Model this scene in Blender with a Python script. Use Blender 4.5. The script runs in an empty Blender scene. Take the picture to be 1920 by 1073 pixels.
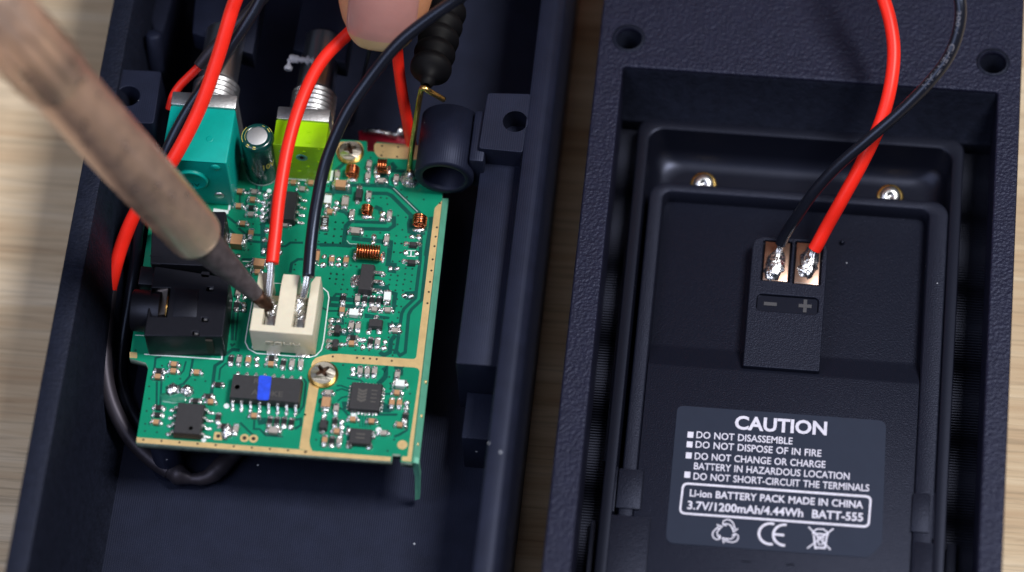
import bpy, bmesh, math, random
from mathutils import Vector, Matrix
random.seed(7)

# ------------------------------------------------------------------ camera, light, exposure
W, H = 1920.0, 1073.0
FPX = 6800.0                       # focal length in photograph pixels
TH, RO, AZ = 30.2, -3.4, 8.8       # tilt from nadir, roll, azimuth
PXMM = 13.2                        # photograph pixels per mm at the board
ZB = 16.0                          # height of the circuit board's top above the table (mm)
MM = 0.001
S = bpy.context.scene
rot = (Matrix.Rotation(math.radians(AZ), 3, 'Z') @ Matrix.Rotation(math.radians(TH), 3, 'X')
       @ Matrix.Rotation(math.radians(RO), 3, 'Z'))
CAM = Vector((0, 0, ZB)) + rot @ Vector((0, 0, 1)) * (FPX / PXMM)   # mm

def at(px, py, z):
    """photograph pixel -> point (mm) on the horizontal plane at height z"""
    d = rot @ Vector((px - W / 2, H / 2 - py, -FPX))
    return CAM + d * ((z - CAM.z) / d.z)

cd = bpy.data.cameras.new('camera')
cam = bpy.data.objects.new('camera', cd)
S.collection.objects.link(cam)
cam.matrix_world = Matrix.Translation(CAM * MM) @ rot.to_4x4()
cd.sensor_width = 36.0
cd.lens = FPX / W * 36.0
cd.clip_start, cd.clip_end = 0.01, 20.0
cd.dof.use_dof = True
cd.dof.focus_distance = (-(rot.transposed() @ (at(485, 270, ZB + 9.5) - CAM)).z - 1.5) * MM
cd.dof.aperture_fstop = 9.5
S.camera = cam

wd = bpy.data.worlds.new('World'); S.world = wd; wd.use_nodes = True
bg = wd.node_tree.nodes['Background']
bg.inputs['Color'].default_value = (0.62, 0.74, 1.0, 1); bg.inputs['Strength'].default_value = 0.045

def area(name, loc, target, size, power, col, sy=None):
    l = bpy.data.lights.new(name, 'AREA'); l.energy = power; l.color = col
    l.shape = 'RECTANGLE'; l.size = size; l.size_y = sy or size
    o = bpy.data.objects.new(name, l); S.collection.objects.link(o)
    o.location = loc
    o.rotation_euler = (Vector(target) - Vector(loc)).to_track_quat('-Z', 'Y').to_euler()
    return o
area('key_lamp', (0.26, 0.02, 0.60), (0.0, 0.0, 0.01), 0.16, 4.4, (1.0, 0.975, 0.95))
area('softbox_lamp', (-0.27, -0.24, 0.50), (0.0, 0.0, 0.01), 0.40, 1.9, (0.80, 0.84, 1.0))

S.view_settings.view_transform = 'Standard'; S.view_settings.look = 'None'
S.view_settings.gamma = 1.0; S.view_settings.exposure = 0.0
S.view_settings.use_curve_mapping = False
S.render.engine = 'CYCLES'
S.render.resolution_x, S.render.resolution_y = 1024, 572

# ------------------------------------------------------------------ materials
def srgb(r, g, b):
    f = lambda c: (c / 12.92 if c <= 0.04045 else ((c + 0.055) / 1.055) ** 2.4)
    return (f(r / 255), f(g / 255), f(b / 255), 1)

def mat(name, col, rough=0.5, metal=0.0, var=0.0, vscale=1.0, bump=0.0, bscale=4.0, bdist=0.05,
        spec=0.5, coat=0.0, tint=None, layers=None, stretch=(1, 1, 1), sss=0.0, rvar=0.0, detail=4, speck=0.0):
    """Procedural material; scales are features per mm, distances mm."""
    m = bpy.data.materials.new(name); m.use_nodes = True
    nt = m.node_tree; N = nt.nodes; L = nt.links; b = N['Principled BSDF']
    b.inputs['Base Color'].default_value = col
    b.inputs['Roughness'].default_value = rough; b.inputs['Metallic'].default_value = metal
    b.inputs['Specular IOR Level'].default_value = spec
    b.inputs['Coat Weight'].default_value = coat; b.inputs['Coat Roughness'].default_value = 0.15
    if sss:
        b.inputs['Subsurface Weight'].default_value = sss
        b.inputs['Subsurface Radius'].default_value = (1.0, 0.35, 0.2)
        b.inputs['Subsurface Scale'].default_value = 0.0015
    if tint: b.inputs['Specular Tint'].default_value = (*tint, 1)
    mp = N.new('ShaderNodeMapping'); mp.inputs['Scale'].default_value = [1000 * s for s in stretch]
    geo = N.new('ShaderNodeNewGeometry')
    L.new(geo.outputs['Position'], mp.inputs['Vector'])
    src = mp.outputs['Vector']
    if var or rvar:
        n = N.new('ShaderNodeTexNoise'); n.inputs['Scale'].default_value = vscale; n.inputs['Detail'].default_value = detail
        n.inputs['Roughness'].default_value = 0.6
        L.new(src, n.inputs['Vector'])
        if var:
            r = N.new('ShaderNodeMapRange'); r.inputs['From Min'].default_value = 0.3; r.inputs['From Max'].default_value = 0.7
            r.inputs['To Min'].default_value = 1 - var; r.inputs['To Max'].default_value = 1 + var
            L.new(n.outputs['Fac'], r.inputs['Value'])
            mx = N.new('ShaderNodeVectorMath'); mx.operation = 'SCALE'; mx.inputs[0].default_value = col[:3]
            L.new(r.outputs['Result'], mx.inputs['Scale'])
            L.new(mx.outputs['Vector'], b.inputs['Base Color'])
            cur = mx.outputs['Vector']
        if rvar:
            r = N.new('ShaderNodeMapRange'); r.inputs['From Min'].default_value = 0.3; r.inputs['From Max'].default_value = 0.7
            r.inputs['To Min'].default_value = max(0.03, rough - rvar); r.inputs['To Max'].default_value = min(1, rough + rvar)
            L.new(n.outputs['Fac'], r.inputs['Value']); L.new(r.outputs['Result'], b.inputs['Roughness'])
    if speck:                       # sparse pale dust
        v = N.new('ShaderNodeTexVoronoi'); v.inputs['Scale'].default_value = 0.2; v.inputs['Randomness'].default_value = 1
        L.new(src, v.inputs['Vector'])
        gt = N.new('ShaderNodeMath'); gt.operation = 'LESS_THAN'; gt.inputs[1].default_value = speck
        L.new(v.outputs['Distance'], gt.inputs[0])
        mi = N.new('ShaderNodeMix'); mi.data_type = 'RGBA'
        L.new(gt.outputs[0], mi.inputs['Factor'])
        if var: L.new(cur, mi.inputs['A'])
        else: mi.inputs['A'].default_value = col
        mi.inputs['B'].default_value = (0.35, 0.37, 0.42, 1)
        L.new(mi.outputs['Result'], b.inputs['Base Color'])
    last = None
    if bump:
        n2 = N.new('ShaderNodeTexNoise'); n2.inputs['Scale'].default_value = bscale; n2.inputs['Detail'].default_value = 3
        L.new(src, n2.inputs['Vector'])
        bp = N.new('ShaderNodeBump'); bp.inputs['Strength'].default_value = bump; bp.inputs['Distance'].default_value = bdist * MM
        L.new(n2.outputs['Fac'], bp.inputs['Height']); last = bp
    if layers:                      # printed layer lines: (axis, lines per mm, strength, depth)
        ax, per, st, dep = layers
        w = N.new('ShaderNodeTexWave'); w.wave_type = 'BANDS'; w.bands_direction = ax
        w.inputs['Scale'].default_value = per * 2 * math.pi / 20; w.inputs['Distortion'].default_value = 0.4
        w.inputs['Detail'].default_value = 1; w.inputs['Detail Scale'].default_value = 0.2
        L.new(src, w.inputs['Vector'])
        bp = N.new('ShaderNodeBump'); bp.inputs['Strength'].default_value = st; bp.inputs['Distance'].default_value = dep * MM
        L.new(w.outputs['Fac'], bp.inputs['Height'])
        if last: L.new(last.outputs['Normal'], bp.inputs['Normal'])
        last = bp
    if last: L.new(last.outputs['Normal'], b.inputs['Normal'])
    return m

PRINT = mat('printed_plastic', (0.0075, 0.0095, 0.0215, 1), 0.52, spec=0.34, tint=(0.62, 0.69, 1.0),  var=0.2, vscale=0.3, bump=0.25, bscale=5, bdist=0.03,
            layers=('X', 3.2, 0.35, 0.03), speck=0.035)
PRINTS = mat('printed_plastic_rough', (0.0060, 0.0075, 0.0150, 1), 0.58, spec=0.30, tint=(0.62, 0.69, 1.0),  var=0.3, vscale=0.8, bump=0.9, bscale=2.2, bdist=0.12)
LEATHER = mat('textured_printed_plastic', (0.0085, 0.0090, 0.0215, 1), 0.46, spec=0.36, tint=(0.62, 0.69, 1.0),  var=0.15, vscale=0.5, bump=0.9, bscale=2.1, bdist=0.21)
RIDGED = mat('ridged_printed_plastic', (0.005, 0.0055, 0.010, 1), 0.46, spec=0.36, tint=(0.62, 0.69, 1.0), layers=('Y', 2.3, 1.0, 0.16))
ABS = mat('fine_grained_black_plastic', (0.0055, 0.0065, 0.0130, 1), 0.44, spec=0.32, tint=(0.62, 0.69, 1.0), var=0.1, vscale=2, bump=0.9, bscale=5, bdist=0.08, speck=0.02)
GLOSS = mat('smooth_black_plastic', (0.004, 0.0047, 0.0095, 1), 0.36, spec=0.36, tint=(0.62, 0.69, 1.0), bump=0.08, bscale=0.6, bdist=0.1)
BLK = mat('moulded_black_plastic', (0.0045, 0.0045, 0.0065, 1), 0.45, spec=0.36, tint=(0.7, 0.76, 1.0), bump=0.35, bscale=6, bdist=0.03, var=0.15, vscale=1.5)
CHIP = mat('chip_epoxy', (0.022, 0.022, 0.026, 1), 0.55, bump=0.25, bscale=12, bdist=0.015, var=0.12, vscale=2)
PCB = mat('solder_mask_over_copper', srgb(0, 128, 96), 0.38, var=0.08, vscale=0.25, bump=0.06, bscale=1.5, bdist=0.03, spec=0.35)
PCBD = mat('solder_mask_bare', srgb(4, 74, 66), 0.36, var=0.10, vscale=0.5, spec=0.35)
FR4 = mat('board_edge_fibre', srgb(120, 140, 128), 0.7, var=0.35, vscale=1.2, bump=0.6, bscale=4, bdist=0.08)
FIN = mat('green_strip', srgb(96, 170, 146), 0.4, var=0.12, vscale=0.6)
GOLD = mat('gold_plating', srgb(226, 196, 140), 0.42, 0.55, var=0.10, vscale=0.7, bump=0.15, bscale=2, bdist=0.03)
HOLE = mat('drilled_hole', (0.015, 0.012, 0.008, 1), 0.7)
SILK = mat('silkscreen_ink', srgb(214, 226, 226), 0.6, var=0.1, vscale=2)
SOLD = mat('solder', (0.88, 0.89, 0.91, 1), 0.26, 1.0, bump=0.8, bscale=1.5, bdist=0.26, rvar=0.1, vscale=3)
STRAND = mat('tinned_strands', (0.86, 0.86, 0.87, 1), 0.24, 1.0)
TIN = mat('tinned_metal', (0.70, 0.71, 0.73, 1), 0.28, 1.0, bump=0.25, bscale=3, bdist=0.04)
STEEL = mat('cast_zinc', (0.58, 0.59, 0.61, 1), 0.42, 1.0, bump=0.5, bscale=2.5, bdist=0.06, var=0.12, vscale=1.5)
SCREW = mat('nickel_screw', (0.68, 0.64, 0.56, 1), 0.42, 1.0, bump=0.3, bscale=2.5, bdist=0.05, var=0.15, vscale=2)
BRASS = mat('brass', (0.62, 0.42, 0.14, 1), 0.25, 1.0, var=0.2, vscale=1.2)
COPPER = mat('enamelled_copper', (0.60, 0.17, 0.055, 1), 0.22, 1.0, var=0.2, vscale=2, coat=0.5)
PLATE = mat('copper_contact', (0.40, 0.26, 0.20, 1), 0.36, 1.0, var=0.15, vscale=0.8, bump=0.1, bscale=2)
TAN = mat('ceramic_tan', srgb(176, 134, 98), 0.45, var=0.08, vscale=3)
GREY = mat('ceramic_grey', srgb(160, 152, 146), 0.42, var=0.08, vscale=3)
WHITE = mat('ceramic_white', srgb(222, 230, 228), 0.45, var=0.05, vscale=3)
RES = mat('resistor_black', (0.02, 0.02, 0.022, 1), 0.3)
TEAL = mat('teal_plastic', srgb(0, 160, 150), 0.42, spec=0.3, var=0.06, vscale=0.6, bump=0.25, bscale=3, bdist=0.03)
LIME = mat('lime_plastic', srgb(164, 220, 4), 0.45, spec=0.3, var=0.06, vscale=0.6, bump=0.25, bscale=2, bdist=0.04)
CREAM = mat('cream_nylon', srgb(216, 208, 186), 0.42, var=0.05, vscale=0.5, sss=0.08, bump=0.15, bscale=1.5, bdist=0.04)
SCORCH = mat('scorched_nylon', srgb(170, 150, 112), 0.5, var=0.15, vscale=0.8)
SLEEVE = mat('capacitor_sleeve', srgb(6, 58, 56), 0.22, var=0.1, vscale=0.5, coat=0.5)
YPRINT = mat('yellow_print', srgb(214, 196, 96), 0.5)
ALU = mat('brushed_aluminium', (0.60, 0.61, 0.63, 1), 0.55, 1.0, bump=0.5, bscale=6, bdist=0.03)
RED = mat('red_silicone', srgb(246, 42, 28), 0.42, spec=0.35, var=0.05, vscale=0.5, sss=0.05, bump=0.05, bscale=2, bdist=0.03)
BWIRE = mat('black_silicone', (0.008, 0.009, 0.015, 1), 0.30, tint=(0.6, 0.72, 1.0), bump=0.08, bscale=2, bdist=0.03)
SHRINK = mat('heat_shrink', (0.021, 0.0185, 0.024, 1), 0.48, tint=(0.85, 0.8, 1.0), bump=0.2, bscale=1.2, bdist=0.08)
IRON = mat('heat_stained_steel', srgb(212, 182, 165), 0.36, 0.72, coat=0.45, var=0.09, vscale=0.35, bump=0.25, bscale=1.2, bdist=0.06, rvar=0.12, speck=0.0)
TIP = mat('oxidised_tip', srgb(88, 80, 84), 0.48, 0.4, var=0.35, vscale=0.8, bump=0.5, bscale=2, bdist=0.08)
BURN_AND_SHADE = mat('burnt_tip_and_recess_shade', srgb(66, 42, 30), 0.5, 0.6, var=0.6, vscale=1.2, bump=0.6, bscale=2, bdist=0.1)  # charred iron tip; also the painted shade in the screw recesses
BLUE = mat('blue_paint', srgb(24, 70, 214), 0.5, var=0.2, vscale=1.2)
MARK = mat('chip_print', srgb(96, 96, 88), 0.6)
MARKD = mat('faint_print', (0.075, 0.07, 0.065, 1), 0.6)
RUBBER = mat('black_rubber', (0.0022, 0.0022, 0.0035, 1), 0.62, spec=0.16)
PLATE2 = mat('spring_metal', (0.72, 0.62, 0.58, 1), 0.3, 1.0, var=0.15, vscale=1)
MARKG = mat('grey_print', srgb(58, 58, 64), 0.6)
WIREINK = mat('wire_ink', srgb(100, 100, 112), 0.6)
LABEL = mat('label_film', (0.013, 0.0175, 0.031, 1), 0.5, spec=0.36, tint=(0.6, 0.68, 1.0), var=0.05, vscale=0.5)
INK = mat('label_ink', srgb(204, 203, 220), 0.55, var=0.12, vscale=1.5)
SKIN = mat('skin', srgb(214, 150, 112), 0.45, var=0.08, vscale=0.25, bump=0.35, bscale=2.2, bdist=0.08, sss=0.25)
NAIL = mat('nail', srgb(200, 144, 138), 0.30, var=0.08, vscale=0.15, sss=0.2)
NAILTIP = mat('nail_free_edge', srgb(200, 168, 130), 0.35, sss=0.2)
FLUX = mat('flux_residue', srgb(40, 120, 96), 0.12, bump=0.6, bscale=1.2, bdist=0.1, coat=0.6)
REDPCB = mat('dark_red_plastic', srgb(140, 18, 40), 0.4)
GLUE = mat('pale_glue', srgb(176, 178, 190), 0.4, bump=0.6, bscale=1.5, bdist=0.2)

# wood of the table top
def wood():
    m = bpy.data.materials.new('light_oak'); m.use_nodes = True
    nt = m.node_tree; N = nt.nodes; L = nt.links; b = N['Principled BSDF']
    geo = N.new('ShaderNodeNewGeometry')
    def noise(sx, sy, detail, dist=0.0):
        mp = N.new('ShaderNodeMapping'); mp.inputs['Scale'].default_value = (sx * 1000, sy * 1000, 1000)
        mp.inputs['Rotation'].default_value = (0, 0, 0.06)
        L.new(geo.outputs['Position'], mp.inputs['Vector'])
        n = N.new('ShaderNodeTexNoise'); n.inputs['Scale'].default_value = 1; n.inputs['Detail'].default_value = detail
        n.inputs['Distortion'].default_value = dist; n.inputs['Roughness'].default_value = 0.62
        L.new(mp.outputs['Vector'], n.inputs['Vector']); return n
    a = noise(0.012, 0.16, 5, 0.6)
    r1 = N.new('ShaderNodeValToRGB'); e = r1.color_ramp.elements
    e[0].position = 0.30; e[0].color = srgb(176, 146, 114); e[1].position = 0.68; e[1].color = srgb(220, 203, 178)
    k = e.new(0.5); k.color = srgb(200, 178, 148)
    L.new(a.outputs['Fac'], r1.inputs['Fac'])
    f = noise(0.05, 1.5, 6, 0.4)
    r2 = N.new('ShaderNodeMapRange'); r2.inputs['From Min'].default_value = 0.36; r2.inputs['From Max'].default_value = 0.50
    r2.inputs['To Min'].default_value = 0.74; r2.inputs['To Max'].default_value = 1.0
    L.new(f.outputs['Fac'], r2.inputs['Value'])
    v = N.new('ShaderNodeVectorMath'); v.operation = 'SCALE'
    L.new(r1.outputs['Color'], v.inputs[0]); L.new(r2.outputs['Result'], v.inputs['Scale'])
    L.new(v.outputs['Vector'], b.inputs['Base Color'])
    b.inputs['Roughness'].default_value = 0.55
    bp = N.new('ShaderNodeBump'); bp.inputs['Strength'].default_value = 0.5; bp.inputs['Distance'].default_value = 0.15 * MM
    L.new(f.outputs['Fac'], bp.inputs['Height']); L.new(bp.outputs['Normal'], b.inputs['Normal'])
    return m
WOOD = wood()

# ------------------------------------------------------------------ mesh helpers (all in mm)
class MB:
    def __init__(s): s.v = []; s.f = []; s.m = []; s.sm = []
    def add(s, vs, fs, mi=0, smooth=False):
        o = len(s.v); s.v += [tuple(p) for p in vs]
        for f in fs: s.f.append([i + o for i in f]); s.m.append(mi); s.sm.append(smooth)
    def box(s, c, d, mi=0, rz=0.0, taper=0.0):
        x, y, z = (k / 2 for k in d); vs = []
        ca, sa = math.cos(rz), math.sin(rz)
        for dz in (-1, 1):
            t = taper if dz > 0 else 0
            for dx, dy in ((-1, -1), (1, -1), (1, 1), (-1, 1)):
                px, py = dx * (x - t), dy * (y - t)
                vs.append((c[0] + px * ca - py * sa, c[1] + px * sa + py * ca, c[2] + dz * z))
        s.add(vs, [(3, 2, 1, 0), (4, 5, 6, 7), (0, 1, 5, 4), (1, 2, 6, 5), (2, 3, 7, 6), (3, 0, 4, 7)], mi)
    def prism(s, poly, z0, z1, mi=0):
        n = len(poly)
        a = sum(poly[i][0] * poly[(i + 1) % n][1] - poly[(i + 1) % n][0] * poly[i][1] for i in range(n))
        if a < 0: poly = list(reversed(poly))
        vs = [(p[0], p[1], z0) for p in poly] + [(p[0], p[1], z1) for p in poly]
        s.add(vs, [list(range(n - 1, -1, -1)), list(range(n, 2 * n))] + [(i, (i + 1) % n, n + (i + 1) % n, n + i) for i in range(n)], mi)
    def tube(s, pts, r, seg=14, mi=0, caps=True):
        pts = [Vector(p) for p in pts]; n = len(pts)
        rs = r if isinstance(r, (list, tuple)) else [r] * n
        t0 = (pts[1] - pts[0]).normalized()
        u = t0.orthogonal().normalized(); vs = []
        for i, p in enumerate(pts):
            t = (pts[min(i + 1, n - 1)] - pts[max(i - 1, 0)]).normalized()
            u = (u - t * u.dot(t)).normalized(); w = t.cross(u)
            for k in range(seg):
                a = 2 * math.pi * k / seg
                vs.append(p + (u * math.cos(a) + w * math.sin(a)) * rs[i])
        fs = [(i * seg + k, i * seg + (k + 1) % seg, (i + 1) * seg + (k + 1) % seg, (i + 1) * seg + k)
              for i in range(n - 1) for k in range(seg)]
        s.add(vs, fs, mi, True)
        if caps:
            o = len(s.v) - len(vs)
            s.f.append([o + k for k in range(seg - 1, -1, -1)]); s.m.append(mi); s.sm.append(False)
            s.f.append([o + (n - 1) * seg + k for k in range(seg)]); s.m.append(mi); s.sm.append(False)
    def lathe(s, prof, c=(0, 0, 0), axis=(0, 0, 1), seg=32, mi=0, smooth=True):
        ax = Vector(axis).normalized(); u = ax.orthogonal().normalized(); w = ax.cross(u); c = Vector(c)
        vs = []
        for r, h in prof:
            for k in range(seg):
                a = 2 * math.pi * k / seg
                vs.append(c + ax * h + (u * math.cos(a) + w * math.sin(a)) * r)
        fs = [(i * seg + k, i * seg + (k + 1) % seg, (i + 1) * seg + (k + 1) % seg, (i + 1) * seg + k)
              for i in range(len(prof) - 1) for k in range(seg)]
        s.add(vs, fs, mi, smooth)
    def blob(s, c, rx, ry, rz, mi=0, seg=10, rings=5, rough=0.12, floor=True):
        vs = []; fs = []
        for i in range(rings):
            ph = (math.pi / 2) * i / rings
            for k in range(seg):
                a = 2 * math.pi * k / seg
                q = 1 + random.uniform(-rough, rough)
                vs.append((c[0] + rx * math.cos(ph) * math.cos(a) * q, c[1] + ry * math.cos(ph) * math.sin(a) * q,
                           c[2] + rz * math.sin(ph) * q))
        vs.append((c[0], c[1], c[2] + rz))
        for i in range(rings - 1):
            for k in range(seg):
                fs.append((i * seg + k, i * seg + (k + 1) % seg, (i + 1) * seg + (k + 1) % seg, (i + 1) * seg + k))
        for k in range(seg): fs.append(((rings - 1) * seg + k, (rings - 1) * seg + (k + 1) % seg, len(vs) - 1))
        s.add(vs, fs, mi, True)
    def mesh(s, name, mats, bevel=0.0, bseg=2):
        me = bpy.data.meshes.new(name)
        me.from_pydata([(a * MM, b * MM, c * MM) for a, b, c in s.v], [], s.f)
        for m in (mats if isinstance(mats, (list, tuple)) else [mats]): me.materials.append(m)
        me.polygons.foreach_set('material_index', s.m); me.polygons.foreach_set('use_smooth', s.sm)
        bm = bmesh.new(); bm.from_mesh(me)
        bmesh.ops.recalc_face_normals(bm, faces=bm.faces)
        if bevel:
            es = [e for e in bm.edges if len(e.link_faces) == 2 and e.calc_face_angle(0) > 0.6]
            rb = bmesh.ops.bevel(bm, geom=es, offset=bevel * MM, segments=bseg, affect='EDGES', profile=0.5, clamp_overlap=True)
            for f in rb['faces']: f.smooth = True
        bm.to_mesh(me); bm.free(); me.update()
        return me
    def build(s, name, mats, parent=None, bevel=0.0, bseg=2, **kw):
        return link(name, s.mesh(name, mats, bevel, bseg), parent, sharp=bool(bevel), **kw)

def link(name, me, parent=None, sharp=False, **kw):
    o = bpy.data.objects.new(name, me); S.collection.objects.link(o)
    if parent: o.parent = parent; o.matrix_parent_inverse = Matrix.Translation(-org(parent))
    for k, v in kw.items(): o[k] = v
    if sharp and me: me.set_sharp_from_angle(angle=math.radians(35)) if hasattr(me, 'set_sharp_from_angle') else None
    return o

def org(o):
    v = Vector((0, 0, 0))
    while o: v += o.location + (o.matrix_parent_inverse.translation if o.parent else Vector((0, 0, 0))); o = o.parent
    return v

def thing(name, label, cat, base, group=None):
    o = bpy.data.objects.new(name, None); S.collection.objects.link(o)
    o.location = Vector(base) * MM; o.empty_display_size = 0.005
    o['label'] = label; o['category'] = cat
    if group: o['group'] = group
    return o

def tag(o, label, cat, group=None):
    o['label'] = label; o['category'] = cat
    if group: o['group'] = group
    return o

def piece(name, me, parent, loc, rz=0.0, **kw):
    """a copy of a shared mesh as a part, placed at loc (mm, world)"""
    o = bpy.data.objects.new(name, me); S.collection.objects.link(o)
    o.parent = parent; o.matrix_parent_inverse = Matrix.Translation(-org(parent))
    o.location = Vector(loc) * MM; o.rotation_euler = (0, 0, rz)
    for k, v in kw.items(): o[k] = v
    return o

def curve_mesh(name, loops, z0, z1, mats, bevel=0.0):
    """solid plate from closed loops (outer and holes), bevelled edges"""
    cu = bpy.data.curves.new(name, 'CURVE'); cu.dimensions = '2D'; cu.fill_mode = 'BOTH'
    hb = (z1 - z0) / 2
    cu.extrude = max(0.0, hb - bevel) * MM; cu.bevel_depth = bevel * MM; cu.bevel_resolution = 2
    cu.offset = -bevel * MM
    for lp in loops:
        sp = cu.splines.new('POLY'); sp.points.add(len(lp) - 1)
        for q, p in zip(sp.points, lp): q.co = (p[0] * MM, p[1] * MM, 0, 1)
        sp.use_cyclic_u = True
    ob = bpy.data.objects.new(name, cu)
    me = bpy.data.meshes.new_from_object(ob)
    bpy.data.objects.remove(ob); bpy.data.curves.remove(cu)
    for v in me.vertices: v.co.z += (z0 + z1) / 2 * MM
    me.materials.clear()
    for m in (mats if isinstance(mats, (list, tuple)) else [mats]): me.materials.append(m)
    bm = bmesh.new(); bm.from_mesh(me)
    bmesh.ops.remove_doubles(bm, verts=bm.verts, dist=1e-7)
    bmesh.ops.recalc_face_normals(bm, faces=bm.faces)
    for f in bm.faces: f.material_index = 0
    bm.to_mesh(me); bm.free()
    me.name = name
    return me

def plate(name, loops, z0, z1, m, parent=None, bevel=0.0, **kw):
    return link(name, curve_mesh(name, loops, z0, z1, m, bevel), parent, **kw)

def text_mesh(txt, width, height, depth, m, bold=0.0, space=1.0):
    """flat lettering: baseline from (0,0) to (width,0), cap height as given (mm)"""
    cu = bpy.data.curves.new('lettering', 'FONT'); cu.body = txt; cu.size = 1; cu.offset = bold; cu.space_word = space
    cu.resolution_u = 3
    ob = bpy.data.objects.new('lettering', cu); me = bpy.data.meshes.new_from_object(ob)
    bpy.data.objects.remove(ob); bpy.data.curves.remove(cu)
    xs = [v.co.x for v in me.vertices]; x0, x1 = min(xs), max(xs)
    for v in me.vertices:
        v.co = Vector(((v.co.x - x0) / (x1 - x0) * width * MM, v.co.y / 0.73 * height * MM, depth * MM))
    me.materials.clear(); me.materials.append(m)
    return me

def circ(c, r, n=32, ry=None, a0=0.0):
    return [(c[0] + r * math.cos(a0 + 2 * math.pi * k / n), c[1] + (ry or r) * math.sin(a0 + 2 * math.pi * k / n)) for k in range(n)]

def rrect(x0, y0, x1, y1, r, n=6):
    out = []
    for cx, cy, a in ((x1 - r, y1 - r, 0), (x0 + r, y1 - r, 90), (x0 + r, y0 + r, 180), (x1 - r, y0 + r, 270)):
        for k in range(n + 1):
            t = math.radians(a + 90 * k / n); out.append((cx + r * math.cos(t), cy + r * math.sin(t)))
    return out

def rpoly(poly, r, n=5):
    """rounded polygon"""
    out = []; N_ = len(poly)
    for i in range(N_):
        p = Vector(poly[i][:2]); a = Vector(poly[i - 1][:2]); b = Vector(poly[(i + 1) % N_][:2])
        ri = r[i] if isinstance(r, (list, tuple)) else r
        p0 = p + (a - p).normalized() * ri; p1 = p + (b - p).normalized() * ri
        for k in range(n + 1):
            t = k / n
            out.append(tuple((1 - t) ** 2 * p0 + 2 * t * (1 - t) * p + t * t * p1))
    return out

def spline(pts, n=10):
    P = [Vector(p) for p in pts]; out = []
    for i in range(len(P) - 1):
        p0 = P[max(i - 1, 0)]; p1 = P[i]; p2 = P[i + 1]; p3 = P[min(i + 2, len(P) - 1)]
        for k in range(n):
            t = k / n
            out.append(0.5 * ((2 * p1) + (p2 - p0) * t + (2 * p0 - 5 * p1 + 4 * p2 - p3) * t * t + (3 * p1 - p0 - 3 * p2 + p3) * t ** 3))
    out.append(P[-1]); return out

def pxs(lst, z): return [at(x, y, z)[:2] for x, y in lst]

# zoomed views of the photograph: origin and scale, to read positions from
VIEW = {'4': (600, 240, 4.47), '5': (600, 440, 4.665), '7': (400, 320, 5.108), '8': (420, 460, 4.877),
        'A': (230, 640, 4.128), 'B': (560, 640, 3.354), '6': (160, 380, 3.578), '3': (760, 140, 2.824),
        'T': (1360, 380, 3.156), 'L': (1220, 720, 3.04), '1': (1000, 600, 2.27), '2': (1620, 600, 2.27), '9': (240, 120, 3.5775)}
def Z(v, x, y, z=ZB):
    o = VIEW[v]; return at(o[0] + x / o[2], o[1] + y / o[2], z)

# ------------------------------------------------------------------ the table
g = MB(); g.box((0, 0, -10), (900, 700, 20))
o = g.build('table_top', WOOD); o['kind'] = 'structure'

# ------------------------------------------------------------------ left printed case
ZR = 25.0; ZF = 4.0
LX0 = at(101, 586, ZR).x; LX1 = at(1000, 521, ZR).x
LY0, LY1 = -75.0, 66.0
case = thing('printed_case', 'black printed case tray with layer lines, holding the green circuit board', 'case', ((LX0 + LX1) / 2, 0, 0))
g = MB(); g.box(((LX0 + LX1) / 2, (LY0 + LY1) / 2, ZF / 2), (LX1 - LX0 - 1, LY1 - LY0 - 1, ZF))
g.build('floor', PRINT, case)
rimL = 3.0
def wall_prof(name, prof, y0, y1, m, bev=0.25):
    n = len(prof); b = MB()
    vs = [(x, y0, z) for x, z in prof] + [(x, y1, z) for x, z in prof]
    b.add(vs, [list(range(n)), list(range(2 * n - 1, n - 1, -1))] + [(i, i + n, (i + 1) % n + n, (i + 1) % n) for i in range(n)])
    return b.build(name, m, case, bevel=bev)
wall_prof('side_wall', [(LX0, 0.02), (LX0, ZR), (LX0 + rimL, ZR), (LX0 + 4.2, ZR - 4), (LX0 + 6.5, ZF + 2.5), (LX0 + 9, ZF - .3), (LX0 + 9, 0.02)], LY0, LY1, PRINTS)
xr = at(951, 520, ZR).x
wall_prof('side_wall', [(LX1, 0.02), (LX1, ZR - 1.2), (LX1 - 1.1, ZR), (xr, ZR), (xr, ZF - .3), (xr, 0.02)], LY0, LY1, PRINT, 0.5)
g = MB(); g.box(((LX0 + LX1) / 2, LY1 + 1.5, ZR / 2 + .02), (LX1 - LX0, 3, ZR)); g.build('end_wall', PRINT, case, bevel=.2)
g = MB(); g.box(((LX0 + LX1) / 2, LY0 - 1.5, ZR / 2 + .02), (LX1 - LX0, 3, ZR)); g.build('end_wall', PRINT, case, bevel=.2)
# inner rail along the right wall
xl = at(875, 520, 21).x
yb = at(880, 683, 21).y; yt = at(900, 312, 21).y
g = MB(); g.box(((xl + xr) / 2 - .01, (yb + yt + 8) / 2, 14.5), (xr - xl, yt + 8 - yb, 13)); g.build('rail', PRINT, case, bevel=.2)
xl2 = at(868, 800, 13).x; y2 = at(880, 822, 13).y
g = MB(); g.box(((xl2 + xr) / 2 - .01, (y2 + yb) / 2 - .05, (ZF + 13) / 2), (xr - xl2, yb - y2 - .1, 13 - ZF)); g.build('ledge', PRINT, case, bevel=.2)
# mounting tabs with screw holes
def tab(poly, hole, r, z0, z1, ry=None):
    return plate('mounting_tab', [rpoly(pxs(poly, z1), .5), circ(at(*hole, z1), r, 40, ry)], z0, z1, PRINT, case, .12)
tabx = [(914, 174), (996, 176), (980, 286), (897, 278)]
tab(tabx, (966, 228), 1.9, 13, ZR + .004)
tab([(196, 128), (303, 134), (288, 232), (180, 228)], (240, 180), 1.7, 12, ZR - .6)
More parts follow.
